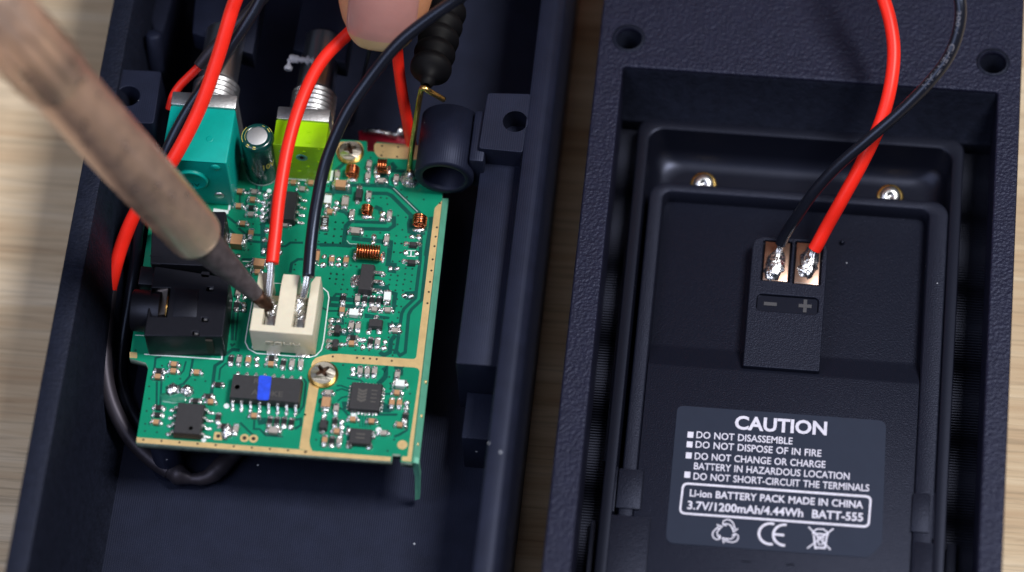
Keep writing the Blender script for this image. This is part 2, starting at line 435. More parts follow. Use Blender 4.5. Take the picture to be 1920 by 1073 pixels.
# antenna sleeve
c = at(832, 335, 20.6)
g = MB()
ro_, ri_ = 4.25, 3.05; Lg = 10.0
g.lathe([(ri_, Lg), (ro_, Lg), (ro_, .25), (ro_ - .25, 0), (ri_ + .15, 0), (ri_, .15), (ri_, Lg)], c, (0, 1, 0), 56)
g.build('antenna_sleeve', PRINT, case)
g = MB(); xx = at(897, 300, 22).x
g.box(((c.x + 3.6 + xx + 1) / 2, c.y + 5.4, 20.6), (xx + 1 - c.x - 3.6, 8.6, 7.2)); g.build('sleeve_web', PRINT, case, bevel=.4)
# posts that carry the circuit board
for px_, py_ in ((606, 701), (656, 283), (300, 800), (330, 430)):
    q = at(px_, py_, ZB); g = MB(); g.lathe([(2.6, ZF - .2), (2.1, ZF + .6), (2.0, ZB - 1.47), (0, ZB - 1.47)], (q.x, q.y, 0), (0, 0, 1), 24); g.build('support_post', PRINT, case)
# knob guards over the shafts
g = MB(); g.prism([p for p in pxs([(372, -70), (360, 62), (402, 76), (416, 84), (474, 102), (500, -50)], 23)], 19, 23); g.build('knob_guard', PRINT, case, bevel=.3)
g = MB(); g.prism([p for p in pxs([(580, -70), (549, 93), (596, 106), (648, 118), (676, -50)], 23)], 19, 23); g.build('knob_guard', PRINT, case, bevel=.3)
g = MB(); g.prism(pxs([(262, -60), (296, 96), (340, -60)], 18), 8, 18); g.build('corner_rib', PRINT, case, bevel=.4)
p = at(284, 106, 20); g = MB(); g.lathe([(1.2, -3), (1.2, 3.2), (.9, 3.5), (0, 3.5)], (p.x, p.y + 2, 18), (0, .35, .9), 20); g.build('rib_peg', PRINT, case)

# ------------------------------------------------------------------ right printed case
RZ = 18.0; LZ = 6.0
RX0 = at(1048, 767, RZ).x; RX1 = at(1890, 800, RZ).x
IX0 = at(1098, 800, RZ).x; IX1 = at(1842, 850, RZ).x
IYT = at(1500, 147, RZ).y; RY0, RY1 = -72.0, 64.0
rc = thing('printed_case', 'black printed case half with pebbled rim, holding the battery pack', 'case', ((RX0 + RX1) / 2, 0, 0))
frame_loops = [rrect(RX0, RY0, RX1, RY1, 3), list(reversed(rrect(IX0, RY0 + 5, IX1, IYT, .4)))]
hl = [circ(at(1179, 72, RZ), 1.9, 36), circ(at(1862, 117, RZ), 1.9, 36)]
plate('rim_frame', frame_loops + hl, 2.6, RZ, LEATHER, rc, .3)
g = MB(); g.box(((RX0 + RX1) / 2, (RY0 + RY1) / 2, 1.31), (RX1 - RX0 - .6, RY1 - RY0 - .6, 2.58)); g.build('base', PRINT, rc)
for h in ((1179, 72), (1862, 117)):
    q = at(*h, RZ); g = MB(); g.lathe([(1.88, -12), (1.88, -.9), (2.25, -.55), (2.45, .03), (2.0, .05)], (q.x, q.y, RZ), (0, 0, 1), 32)
    g.build('screw_hole_collar', PRINTS, rc)
# ridged floor between the frame and the battery bay
BX0 = at(1190, 500, 9).x; BX1 = at(1797, 500, 9).x; BYT = at(1500, 247, 9).y
BX0 = min(BX0, at(1165, 609, 9).x - .3); BX1 = max(BX1, at(1787, 609, 9).x + .3)
for x0, x1 in ((IX0 + .01, BX0 - .05), (BX1 + .05, IX1 - .01)):
    n = 0; y = RY0 + 6; b = MB()
    zs = []
    while y < IYT - .05:
        zs.append(y); y += .42
    pts = []
    for y in zs: pts += [(y, LZ - .16), (y + .21, LZ + .05)]
    vs = []
    for y, z in pts: vs += [(x0, y, z), (x1, y, z)]
    b.add(vs, [(2 * i, 2 * i + 1, 2 * i + 3, 2 * i + 2) for i in range(len(pts) - 1)], 0)
    o = b.build('ridged_floor', RIDGED, rc)
g = MB(); pr = [(IYT + .02, 2.7), (IYT + .02, RZ - .45), (IYT - .25, RZ - 1.2), (BYT + .9, 9.0), (BYT + .25, 8.4), (BYT + .1, 2.7)]; n = len(pr)
vs = [(IX0 + .01, y, z) for y, z in pr] + [(IX1 - .01, y, z) for y, z in pr]
g.add(vs, [list(range(n)), list(range(2 * n - 1, n - 1, -1))] + [(i, i + n, (i + 1) % n + n, (i + 1) % n) for i in range(n)]); g.build('sloping_back', PRINTS, rc, bevel=.2)

# ------------------------------------------------------------------ battery bay (moulded shell)
bay = thing('battery_bay', 'smooth black moulded battery bay shell with rounded cavity wall and two threaded brass nuts', 'battery bay', ((BX0 + BX1) / 2, 10, 2.6))
YB0 = RY0 + 6
def ring_loft(loops):                      # list of (loop, z): skins closed loops into one surface
    b = MB(); n = len(loops[0][0]); vs = []
    for lp, z in loops: vs += [(p[0], p[1], z) for p in lp]
    fs = [(i * n + k, i * n + (k + 1) % n, (i + 1) * n + (k + 1) % n, (i + 1) * n + k) for i in range(len(loops) - 1) for k in range(n)]
    b.add(vs, fs, 0, True); return b, n
x0, x1, y1 = BX0, BX1, BYT
def bl(i, r): return rrect(x0 + i, YB0, x1 - i, y1 - i * 1.0, r, 8)
ix0 = at(1232, 300, 9).x - x0
prof = [(0, 2.65, 2), (0, 9.6, 2), (.08, 9.75, 2), (.2, 9.8, 2), (1.5, 9.8, 2.2), (1.62, 9.75, 2.2), (1.7, 9.6, 2.3), (2.1, 5.2, 2.6), (2.7, 4.5, 2.8), (3.2, 3.9, 3), (4.0, 3.5, 3), (5, 3.4, 3)]
b, n = ring_loft([(bl(i, r), z) for i, z, r in prof])
b.f.append([(len(prof) - 1) * n + k for k in range(n)]); b.m.append(0); b.sm.append(False)
b.build('shell', GLOSS, bay)
for px_, py_ in ((1319, 346), (1669, 369)):
    q = at(px_, py_, 8.7); nut = MB(); ax = (0.0, -.35, .93)
    nut.lathe([(1.0, -2.5), (1.05, -.3), (1.25, -.05), (1.2, .2), (1.0, .42), (.6, .55), (.38, .56), (.32, .35), (0, .33)], q, ax, 28)
    for k in range(5): nut.lathe([(1.1, -.3 - .42 * k), (1.28, -.45 - .42 * k), (1.1, -.6 - .42 * k)], q, ax, 24)
    nut.lathe([(1.6, -1.6), (1.6, -.5), (1.5, -.35), (1.05, -.3)], q, ax, 28, 1)
    nut.v = [tuple(q + (Vector(v) - q) * 1.25) for v in nut.v]
    nut.build('threaded_nut', [TIN, BRASS], bay)

# ------------------------------------------------------------------ battery pack
ZL = 9.4; ZRec = 6.9
bat = thing('battery_pack', 'flat black battery pack with printed caution label and soldered terminals', 'battery', (at(1480, 700, 3.4).x, at(1480, 700, 3.4).y, 3.42))
ax0 = at(1222, 609, ZL).x; ax1 = at(1730, 609, ZL).x
ry1 = at(1500, 376, ZL).y; ry0 = at(1480, 668, ZRec).y; sl = at(1480, 704, ZL).y
by0 = YB0 + 2
# label half of the body
wx0 = at(1160, 1000, ZL).x
g = MB()
def ext(prof, xa, xb, mi=0):
    n = len(prof); vs = [(xa, y, z) for y, z in prof] + [(xb, y, z) for y, z in prof]
    g.add(vs, [list(range(n)), list(range(2 * n - 1, n - 1, -1))] + [(i, i + n, (i + 1) % n + n, (i + 1) % n) for i in range(n)], mi)
ext([(by0, 3.45), (by0, ZL), (sl, ZL), (sl + .5, ZL - .15), (ry0 - .2, ZRec + .2), (ry0 + .5, ZRec), (ry1 + 1.4, ZRec), (ry1 + 1.4, 3.45)], ax0, ax1)
g.build('body', ABS, bat, bevel=.12)
# collar round the recess
ox0 = at(1208, 450, ZL).x; ox1 = at(1780, 450, ZL).x
tx0 = at(1212, 420, ZL).x; tx1 = at(1777, 440, ZL).x; ty1 = at(1490, 377, ZL).y + 1.2
YC = YB0 + 3
g = MB()
lo = rrect(tx0, YC, tx1, ty1 + .35, 2.4, 8); li = rrect(ax0 - .02, YC - 1, ax1 + .02, ty1 - 1.25, 1.2, 8)
b, n = ring_loft([(lo, 3.5), (lo, ZL - .1), (rrect(tx0 + .12, YC, tx1 - .12, ty1 + .25, 2.3, 8), ZL + .15), (rrect(tx0 + .3, YC, tx1 - .3, ty1 + .1, 2.1, 8), ZL + .2),
                  (rrect(ax0 - .35, YC, ax1 + .35, ty1 - .9, 1.5, 8), ZL + .2), (rrect(ax0 - .1, YC, ax1 + .1, ty1 - 1.2, 1.2, 8), ZL + .05), (rrect(ax0 + .05, YC, ax1 - .05, ty1 - 1.35, 1.1, 8), ZRec - .05)])
b.build('collar', ABS, bat)
# side rails
def rail(v, xa, xb, ya, yb, xc, xd, z, name='side_rail', drop=0):
    P = [Z(v, xa, ya, z), Z(v, xb, ya, z), Z(v, xd, yb, z), Z(v, xc, yb, z)]
    xm0 = (P[0].x + P[3].x) / 2; xm1 = (P[1].x + P[2].x) / 2
    b = MB(); b.box(((xm0 + xm1) / 2, (P[0].y + P[2].y) / 2, (3.46 + z) / 2), (abs(xm1 - xm0), abs(P[0].y - P[2].y), z - 3.46))
    return b.build(name, ABS, bat, bevel=.12)
rail('1', 377, 403, -430, 605, 322, 348, 8.6); rail('1', 418, 434, -430, 612, 364, 378, 8.8)
rail('2', 318, 330, -430, 722, 292, 302, 8.8); rail('2', 332, 374, -430, 725, 304, 344, 8.6)
rail('1', 303, 360, 620, 815, 285, 345, 9.5, 'clip'); rail('1', 364, 466, 630, 806, 352, 458, 9.85, 'clip')
rail('2', 207, 282, 735, 906, 200, 278, 9.85, 'clip'); rail('2', 288, 350, 735, 936, 286, 350, 9.5, 'clip')
rail('1', 270, 480, 822, 1300, 262, 480, 9.68, 'shoulder'); rail('2', 205, 342, 942, 1300, 205, 336, 9.68, 'shoulder')
rail('1', 236, 262, 850, 1300, 212, 236, 7.6, 'foot_rail'); rail('2', 346, 386, 950, 1300, 344, 386, 7.6, 'foot_rail')
# terminal block
tb = pxs([(1412, 441), (1553, 452), (1536, 698), (1391, 686)], ZL)
TB = 9.95
tbx = [at(1412, 441, TB), at(1549, 452, TB), at(1541, 697, TB), at(1393, 687, TB)]
xa = (tbx[0].x + tbx[3].x) / 2; xb = (tbx[1].x + tbx[2].x) / 2; ya = tbx[2].y; yb_ = tbx[0].y
wl = [at(1435, 452, TB), at(1477, 526, TB)]; wr = [at(1494, 454, TB), at(1535, 532, TB)]
def rct(a, b_, gx=.25, gy=.2): return list(reversed(rrect(min(a.x, b_.x) - gx, min(a.y, b_.y) - gy, max(a.x, b_.x) + gx, max(a.y, b_.y) + gy, .25, 4)))
pm = [at(1420, 550, TB), at(1533, 590, TB)]
plate('terminal_block', [rpoly([(xa, yb_), (xa, ya), (xb, ya), (xb, yb_)], [2.0, .3, .3, 2.0]), rct(*wl), rct(*wr), list(reversed(rrect(pm[0].x, min(pm[0].y, pm[1].y), pm[1].x, max(pm[0].y, pm[1].y), .7, 5)))],
      ZRec - .1, TB, ABS, bat, .16)
g = MB(); g.prism([(xa + .6, ya + .4), (xb - .6, ya + .4), (xb - .6, yb_ - .6), (xa + .6, yb_ - .6)], ZRec - .05, TB - .8); g.build('block_floor', GLOSS, bat)
g = MB(); g.prism([(pm[0].x + .1, pm[0].y - .1), (pm[1].x - .1, pm[0].y - .1), (pm[1].x - .1, pm[1].y + .1), (pm[0].x + .1, pm[1].y + .1)], TB - .79, TB - .4)
pmw = g.build('polarity_window', GLOSS, bat)
zs = TB - .36
q = Z('T', 266, 601, zs); g = MB(); g.box((q.x, q.y, zs), (1.85, .55, .12)); g.build('minus_mark', MARKG, bat)
q = Z('T', 472, 613, zs); g = MB(); g.box((q.x, q.y, zs), (1.85, .55, .12)); g.box((q.x, q.y + .66, zs), (.5, .80, .12)); g.box((q.x, q.y - .66, zs), (.5, .80, .12)); g.build('plus_mark', MARKG, bat)
for a, b_ in (wl, wr):
    cx, cy = (a.x + b_.x) / 2, (a.y + b_.y) / 2; dx, dy = abs(a.x - b_.x), abs(a.y - b_.y)
    g = MB(); g.box((cx, cy, TB - .35), (dx - .1, dy, .5)); g.box((cx, cy - dy / 2 + .12, TB - .48), (dx - .06, .5, .68), 1)
    g.build('terminal_plate', [PLATE, TIN], bat, bevel=.08)
q = at(1579, 454, ZRec + .3); g = MB(); g.blob((q.x, q.y, ZRec), .42, .42, .6, rough=.05); g.build('pip', GLOSS, bat)
def solder(name, c, rx, ry, rz, parent, seed, rough=.16):
    random.seed(seed); b = MB(); b.blob(c, rx, ry, rz, seg=16, rings=8, rough=rough); return b.build(name, SOLD, parent)
for k, (zx, zy) in enumerate(((298, 365), (497, 352))):
    q = Z('T', zx, zy, TB)
    solder('solder_joint', (q.x, q.y, TB - .15), 1.3, 2.5, 1.1, bat, 30 + k, .2)
    q = Z('T', zx - 22, zy + 48, TB); solder('solder_spill', (q.x, q.y, TB - .15), 1.1, 1.2, .75, bat, 40 + k, .25)

# label
LZt = ZL + .10
lab = plate('label', [rpoly(pxs([(1270, 760), (1662, 789), (1654, 1020), (1628, 1046), (1247, 1018)], LZt), [1.0, 1.2, .5, .5, 1.4])], ZL + .012, LZt, LABEL, bat, .03)
zt = LZt + .012
def words(txt, l, r, cap, bold=.012, m=INK, parent=lab, v='L', z=zt, name='lettering', space=1.15):
    a = Z(v, *l, z); b_ = Z(v, *r, z); d = b_ - a
    me = text_mesh(txt, d.length, cap, 0, m, bold, space)
    o = bpy.data.objects.new(name, me); S.collection.objects.link(o); o.parent = parent
    o.matrix_parent_inverse = Matrix.Translation(-org(parent))
    o.location = a * MM; o.rotation_euler = (0, 0, math.atan2(d.y, d.x)); return o
words('CAUTION', (478, 255), (1003, 291), 2.15, .03)
for t, l, r in (('DO NOT DISASSEMBLE', (260, 308), (808, 345)), ('DO NOT DISPOSE OF IN FIRE', (255, 363), (972, 415)),
                ('DO NOT CHANGE OR CHARGE', (250, 429), (995, 479)), ('BATTERY IN HAZARDOUS LOCATION', (246, 486), (1133, 546)),
                ('DO NOT SHORT-CIRCUIT THE TERMINALS', (243, 544), (1245, 613))):
    words(t, l, r, 1.12, .012)
words('Li-ion BATTERY PACK MADE IN CHINA', (222, 640), (1210, 709), 1.14, .02)
words('3.7V/1200mAh/4.44Wh  BATT-555', (208, 712), (1210, 783), 1.3, .022)
for q in ((227, 290), (222, 345), (217, 408), (209, 518)):
    p = Z('L', *q, zt); g = MB(); g.box((p.x, p.y, zt), (.82, .95, .012)); g.build('bullet', INK, lab)
def zpoly(pts, z=zt, v='L'): return [tuple(Z(v, x, y, z)[:2]) for x, y in pts]
ou = rpoly(zpoly([(180, 560), (1262, 637), (1247, 822), (160, 742)]), .9); inn = rpoly(zpoly([(191, 573), (1249, 650), (1236, 808), (172, 731)]), .65)
plate('rating_border', [ou, list(reversed(inn))], zt - .006, zt + .006, INK, lab)
def stroke(pts, w, z0=zt, h=.006):
    b = MB(); pts = [Vector(p[:2]) for p in pts]; n = len(pts); L_ = []; R_ = []
    for i in range(n):
        d1 = (pts[i] - pts[i - 1]).normalized() if i else (pts[1] - pts[0]).normalized()
        d2 = (pts[i + 1] - pts[i]).normalized() if i < n - 1 else d1
        t = (d1 + d2).normalized(); nn = Vector((-t.y, t.x)) * (w / 2) / max(.5, t.dot(d1))
        L_.append(tuple(pts[i] + nn)); R_.append(tuple(pts[i] - nn))
    vs = [(x, y, z0 + h) for x, y in L_] + [(x, y, z0 + h) for x, y in R_]
    b.add(vs, [(i, n + i, n + i + 1, i + 1) for i in range(n - 1)])
    return b
def merge(bs):
    m_ = MB()
    for k, b in enumerate(bs):
        o_ = len(m_.v); m_.v += [(x, y, z + k * .0006) for x, y, z in b.v]; m_.f += [[i + o_ for i in f] for f in b.f]; m_.m += b.m; m_.sm += b.sm
    return m_
# recycling triangle
cq = Z('L', 430, 845, zt); bs = []
for k in range(3):
    A = math.radians(90 + 120 * k - 5)
    def tp(r, da): return (cq.x + r * math.cos(A + math.radians(da)), cq.y + r * math.sin(A + math.radians(da)))
    bs.append(stroke([tp(1.75, 22), tp(1.95, 6), tp(1.95, -8), tp(1.75, -24), tp(1.35, -62)], .17))
    bs.append(stroke([tp(1.25, 30), tp(1.30, 6), tp(1.25, -20), tp(1.0, -60)], .17))
    bs.append(stroke([tp(1.75, 22), tp(1.25, 30), tp(1.0, 5)], .17))
    bs.append(stroke([tp(1.75, -62), tp(1.0, -78), tp(1.2, -40)], .17))
merge(bs).build('recycling_mark', INK, lab)
# CE mark
def arc(c, r, a0, a1, n=14): return [(c[0] + r * math.cos(math.radians(a0 + (a1 - a0) * k / n)), c[1] + r * math.sin(math.radians(a0 + (a1 - a0) * k / n))) for k in range(n + 1)]
c1 = Z('L', 683, 855, zt); c2 = Z('L', 765, 862, zt)
merge([stroke(arc(c1, 1.6, 75, 285), .36), stroke(arc(c2, 1.6, 85, 275), .36), stroke([(c2.x - 1.5, c2.y), (c2.x - .1, c2.y - .02)], .36)]).build('conformity_mark', INK, lab)
# crossed-out bin
qb = lambda x, y: tuple(Z('L', x, y, zt)[:2])
merge([stroke([qb(900, 815), qb(1025, 945)], .2), stroke([qb(1042, 825), qb(892, 938)], .2), stroke([qb(925, 848), qb(945, 828), qb(985, 828), qb(1010, 848)], .2),
       stroke([qb(920, 852), qb(1015, 860)], .26), stroke([qb(930, 862), qb(938, 932), qb(992, 936), qb(1005, 866)], .26), stroke([qb(950, 870), qb(958, 915), qb(980, 915), qb(985, 872), qb(950, 870)], .16),
       stroke([qb(935, 936), qb(950, 936)], .3)]).build('bin_mark', INK, lab)
for q in ((545, 1012), (795, 1031)):
    p = Z('L', *q, ZL); g = MB(); g.box((p.x, p.y, ZL), (1.2, .4, .06)); g.build('mould_mark', GLOSS, bat)

# ------------------------------------------------------------------ circuit board
pcb = thing('circuit_board', 'green radio circuit board packed with chips, coils, connectors and two potentiometers', 'circuit board', (at(520, 600, ZB).x, at(520, 600, ZB).y, ZB - 1.5))
outline = pxs([(255, 830), (278, 690), (273, 680), (243, 672), (262, 540), (300, 288), (556, 302), (560, 257), (688, 265), (688, 284), (706, 285), (706, 266), (836, 277), (829, 372), (772, 868), (751, 866), (752, 852), (736, 851), (734, 865)], ZB)
sc = [at(606, 701, ZB), at(656, 283, ZB)]
plate('substrate', [outline], ZB - 1.45, ZB - .05, FR4, pcb)
plate('solder_mask', [outline], ZB - .048, ZB, PCB, pcb)
# green strip along the right edge, with a bent tail at its lower end
e = [at(830, 372, ZB), at(773, 868, ZB), at(786, 868, ZB - 1.3), at(841, 372, ZB - 1.3)]
g = MB(); vs = [(p.x, p.y, p.z - .02) for p in e] + [(p.x - .3, p.y, p.z - 1.5) for p in e]
g.add(vs, [(0, 1, 2, 3), (7, 6, 5, 4), (0, 4, 5, 1), (1, 5, 6, 2), (2, 6, 7, 3), (3, 7, 4, 0)])
e = [at(772, 866, ZB - .3), at(785, 870, ZB - .6), at(778, 895, 11.6), at(788, 896, 11.5), at(778, 938, 6.0), at(787, 936, 6.0)]
for i in (0, 2):
    a_, b_, c_, d_ = e[i], e[i + 1], e[i + 3], e[i + 2]
    vs = [tuple(p) for p in (a_, b_, c_, d_)] + [(p.x, p.y + .9, p.z) for p in (a_, b_, c_, d_)]
    g.add(vs, [(0, 1, 2, 3), (7, 6, 5, 4), (0, 4, 5, 1), (1, 5, 6, 2), (2, 6, 7, 3), (3, 7, 4, 0)])
g.build('side_strip', FIN, pcb)
for py_ in (712, 776, 829):
    q = at(792 - (py_ - 712) * .13, py_, ZB - .1); g = MB(); g.lathe([(.0, 0), (.28, 0), (.28, .35), (0, .35)], (q.x + .25, q.y, ZB - .8), (1, 0, 0), 12); g.build('edge_via', GOLD, pcb)
# gold strips (exposed plating)
zg = ZB + .03
def gold(pts, r=.6, name='gold_strip'): return plate(name, [rpoly(pxs(pts, zg), r)], ZB + .004, zg, GOLD, pcb)
gold([(256, 820), (561, 843), (586, 846), (733, 857), (732, 865), (256, 830)], .1)
gold([(561, 842), (584, 690), (582, 676), (612, 662), (780, 674), (815, 390), (829, 376), (771, 866), (753, 864), (754, 856), (764, 856), (788, 690), (614, 678), (604, 690), (579, 832), (586, 846)], [.1, .3, 1.2, 2, .6, .3, .1, .1, .1, .1, .1, .9, .8, .6, .8, .1])
gold([(702, 268), (790, 273), (834, 279), (833, 302), (710, 296), (701, 284)], .5)
gold([(628, 266), (676, 265), (684, 284), (668, 304), (640, 302), (628, 286)], .8)
gold([(243, 660), (257, 661), (257, 672), (243, 671)], .1)
def disc(name, q, r, z, m, h=.02, seg=20):
    b = MB(); b.lathe([(0, 0), (r, 0), (r, h), (0, h)], (q.x, q.y, z), (0, 0, 1), seg, smooth=False); return b.build(name, m, pcb)
q = Z('B', 652, 652); disc('test_pad', q, .72, ZB + .004, GOLD)
# pads with holes
for k, (x, y) in enumerate(((740, 735), (943, 750), (1013, 755))):
    q = Z('A', x, y); r = .62
    lo = rrect(q.x - r, q.y - r, q.x + r, q.y + r, .15 if k == 0 else r * .98, 6)
    plate('ring_pad', [lo, list(reversed(circ(q, .3, 16)))], ZB + .004, ZB + .04, GOLD, pcb); disc('pad_hole', q, .31, ZB + .006, HOLE)

# holes in the gold and the stitching vias: one part
g = MB()
def via(q, r=.16, m=0, z=None): g.lathe([(0, 0), (r, 0), (r, .012), (0, .012)], (q.x, q.y, (z or ZB + .034)), (0, 0, 1), 10, m, False)
for x in range(10): via(Z('A', 160 + x * 140, 763 + x * 10.3))
for y in (570,): via(Z('A', 1412, y))
for x, y in ((215, 97), (367, 105), (408, 108), (449, 110), (491, 113), (586, 124), (40, 463), (40, 697)): via(Z('B', x, y))
for x, y in ((1012, 20), (1002, 103), (986, 218), (975, 316), (963, 415), (952, 503), (940, 602)): via(Z('5', x, y))
for x, y in ((520, 152), (655, 162), (515, 232), (645, 243), (790, 165), (1005, 632), (980, 835)): via(Z('4', x, y))
g.build('gold_hole', HOLE, pcb, kind='stuff')
g = MB()
VIA = []
for x, y in ((40, 890), (130, 790), (195, 795), (125, 850), (185, 850), (55, 890), (115, 910), (175, 910), (45, 960), (110, 965), (170, 965), (510, 585), (565, 640), (595, 690), (655, 735), (720, 750), (650, 810), (690, 855), (505, 880), (580, 890), (640, 905), (720, 915), (630, 970), (685, 970), (620, 1040), (680, 1045), (530, 200), (425, 250), (390, 905), (335, 905), (680, 520), (730, 580), (870, 600), (560, 590), (445, 590)):
    VIA.append(('4', x, y))
for x, y in ((45, 70), (112, 72), (180, 75), (95, 345), (150, 348), (205, 350), (85, 385), (140, 390), (205, 395), (135, 432), (195, 437), (185, 480), (240, 480), (300, 485), (270, 270), (320, 280), (655, 75), (710, 80), (645, 155), (700, 160), (635, 235), (695, 235), (750, 295), (808, 300), (620, 355), (680, 360), (745, 345), (805, 355), (612, 395), (675, 402), (740, 395), (797, 412), (605, 438), (668, 442), (728, 435), (600, 482), (660, 488), (725, 490), (790, 475), (285, 540), (90, 590), (675, 565), (670, 625), (710, 630), (690, 680), (680, 730), (560, 735), (225, 775), (630, 765), (600, 900), (650, 910), (645, 960), (640, 1010), (310, 1010), (365, 1010), (430, 1015), (635, 1055)):
    VIA.append(('5', x, y))
for x, y in ((205, 350), (205, 445), (185, 540), (175, 640), (173, 695), (265, 705), (350, 275), (445, 290), (560, 300), (640, 310), (530, 600), (305, 190), (100, 70)): VIA.append(('A', x, y))
for x, y in ((1015, 600), (1085, 605), (1155, 625), (1225, 630), (1010, 680), (1075, 690), (1145, 690), (1215, 695), (790, 665), (380, 512), (452, 515), (335, 760), (360, 705), (1125, 985), (1180, 990), (1240, 945), (1115, 1035), (1180, 1040), (785, 900), (775, 950), (1100, 150), (1240, 500), (1170, 495), (1160, 560)): VIA.append(('7', x, y))
for x, y in ((280, 150), (570, 225), (575, 265), (510, 530), (600, 620), (560, 690), (110, 620), (130, 380), (290, 415), (575, 300), (660, 160), (700, 330)): VIA.append(('B', x, y))
for v, x, y in VIA:
    q = Z(v, x, y); via(q, .15, 1, ZB + .003); via(q, .085, 0, ZB + .018)
g.build('via', [HOLE, PCBD], pcb, kind='stuff')

# gaps in the copper, seen as darker channels under the mask
g = MB(); kz = [0]
def ribbon(v, pts, w, m=0, base=.004):
    if base < .01: w *= 1.45
    P = [Vector(Z(v, x, y)[:2]) for x, y in pts]; kz[0] += 1; z = ZB + base + (kz[0] % 40) * .0004
    n = len(P); L_ = []; R_ = []
    for i in range(n):
        d1 = (P[i] - P[i - 1]).normalized() if i else (P[1] - P[0]).normalized()
        d2 = (P[i + 1] - P[i]).normalized() if i < n - 1 else d1
        t = (d1 + d2).normalized(); nn = Vector((-t.y, t.x)) * (w / 2) / max(.5, t.dot(d1))
        L_.append(P[i] + nn); R_.append(P[i] - nn)
    vs = [(p.x, p.y, z) for p in L_] + [(p.x, p.y, z) for p in R_]
    g.add(vs, [(i, n + i, n + i + 1, i + 1) for i in range(n - 1)], m)
def patch(v, pts, m=0):
    kz[0] += 1; z = ZB + .004 + (kz[0] % 40) * .0004
    P = [Z(v, x, y) for x, y in pts]; g.add([(p.x, p.y, z) for p in P], [list(range(len(P)))], m)
D1 = .42
ribbon('4', [(95, 490), (320, 478), (560, 488), (610, 505), (835, 715)], D1); ribbon('4', [(430, 548), (560, 550), (600, 568), (765, 735), (745, 800), (750, 870), (800, 890), (880, 880)], D1)
ribbon('4', [(930, 745), (935, 790), (890, 1073)], .5); ribbon('4', [(620, 740), (620, 820), (575, 852), (285, 842)], .42); ribbon('4', [(560, 795), (260, 785), (220, 830), (195, 985), (0, 978)], .36)
ribbon('4', [(215, 960), (245, 985), (320, 1000)], .2); ribbon('4', [(265, 925), (440, 945), (590, 960), (580, 1073)], .5); ribbon('4', [(110, 460), (105, 380), (200, 300)], .4)
ribbon('4', [(570, 360), (720, 365)], .42); ribbon('4', [(590, 430), (700, 435)], .5); ribbon('4', [(460, 660), (505, 680), (510, 720)], .45); ribbon('4', [(600, 290), (630, 330), (600, 360)], .4)
ribbon('4', [(150, 690), (210, 705), (250, 745)], .4); ribbon('4', [(0, 560), (120, 545)], .5); patch('4', [(470, 380), (580, 380), (580, 490), (460, 480)])
patch('4', [(740, 740), (790, 720), (900, 740), (900, 860), (800, 890), (745, 850)])
ribbon('5', [(952, 0), (890, 570), (800, 655), (775, 700), (745, 1030), (700, 1058), (668, 1020), (715, 690), (735, 650), (835, 555), (875, 230), (885, 0)], .34)
ribbon('5', [(620, 60), (595, 260), (670, 270)], .5); patch('5', [(590, 330), (665, 340), (672, 270), (600, 262)]); ribbon('5', [(580, 440), (590, 500), (660, 520), (640, 660)], .42)
ribbon('5', [(0, 95), (320, 95)], .3); ribbon('5', [(70, 560), (250, 570), (560, 590)], .5); ribbon('5', [(75, 615), (400, 635)], .44); ribbon('5', [(20, 640), (70, 668), (180, 668)], .2)
ribbon('5', [(120, 545), (140, 520), (240, 525)], .25); patch('5', [(75, 725), (210, 730), (210, 790), (75, 785)]); patch('5', [(390, 690), (610, 720), (605, 740), (390, 730)])
patch('5', [(590, 770), (700, 770), (710, 870), (600, 870)]); ribbon('5', [(660, 880), (620, 930), (610, 1030), (560, 1055), (520, 1030)], .45); patch('5', [(180, 840), (300, 850), (300, 900), (170, 880)])
patch('5', [(740, 500), (830, 495), (830, 575), (745, 570)]); patch('5', [(400, 430), (580, 440), (580, 520), (400, 510)])
ribbon('7', [(340, 55), (345, 100)], .25); ribbon('7', [(415, 195), (415, 110), (440, 95), (465, 110), (455, 195)], .22); ribbon('7', [(185, 195), (520, 200)], .22)
ribbon('7', [(120, 430), (210, 500), (240, 495)], .25); ribbon('7', [(130, 540), (265, 670), (490, 690)], .28); ribbon('7', [(240, 550), (310, 610), (480, 620), (480, 480)], .26)
ribbon('7', [(110, 580), (160, 660), (180, 670)], .2); ribbon('7', [(640, 725), (690, 725), (740, 690), (860, 692)], .25); ribbon('7', [(970, 705), (1328, 730)], .25); ribbon('7', [(270, 850), (500, 850)], .25)
ribbon('7', [(735, 980), (750, 890), (810, 850), (860, 850)], .3); ribbon('7', [(255, 230), (250, 350)], .2); ribbon('7', [(320, 400), (315, 290), (350, 270)], .2)
patch('7', [(985, 540), (1110, 560), (1100, 590), (980, 580)]); patch('7', [(450, 500), (500, 500), (500, 830), (450, 820)]); patch('7', [(1110, 220), (1328, 230), (1328, 160), (1120, 120)])
ribbon('7', [(1328, 470), (1270, 530), (1250, 690)], .45); patch('7', [(520, 60), (570, 110), (560, 130)])
ribbon('8', [(75, 870), (85, 600)], .3); ribbon('8', [(105, 870), (130, 610)], .18); patch('8', [(90, 520), (210, 520), (210, 620), (90, 610)]); ribbon('8', [(60, 900), (75, 920), (100, 900)], .2)
ribbon('A', [(300, 118), (255, 130), (245, 215)], .22); ribbon('A', [(265, 310), (262, 520)], .22); ribbon('A', [(300, 310), (290, 500)], .2); ribbon('A', [(490, 155), (470, 230), (440, 262)], .18)
ribbon('A', [(545, 130), (520, 270), (470, 330), (430, 345)], .24); ribbon('A', [(905, 70), (850, 65), (780, 115), (770, 155), (715, 190), (685, 420)], .34); ribbon('A', [(800, 170), (755, 215), (745, 300)], .18)
patch('A', [(235, 205), (330, 210), (325, 310), (228, 305)])
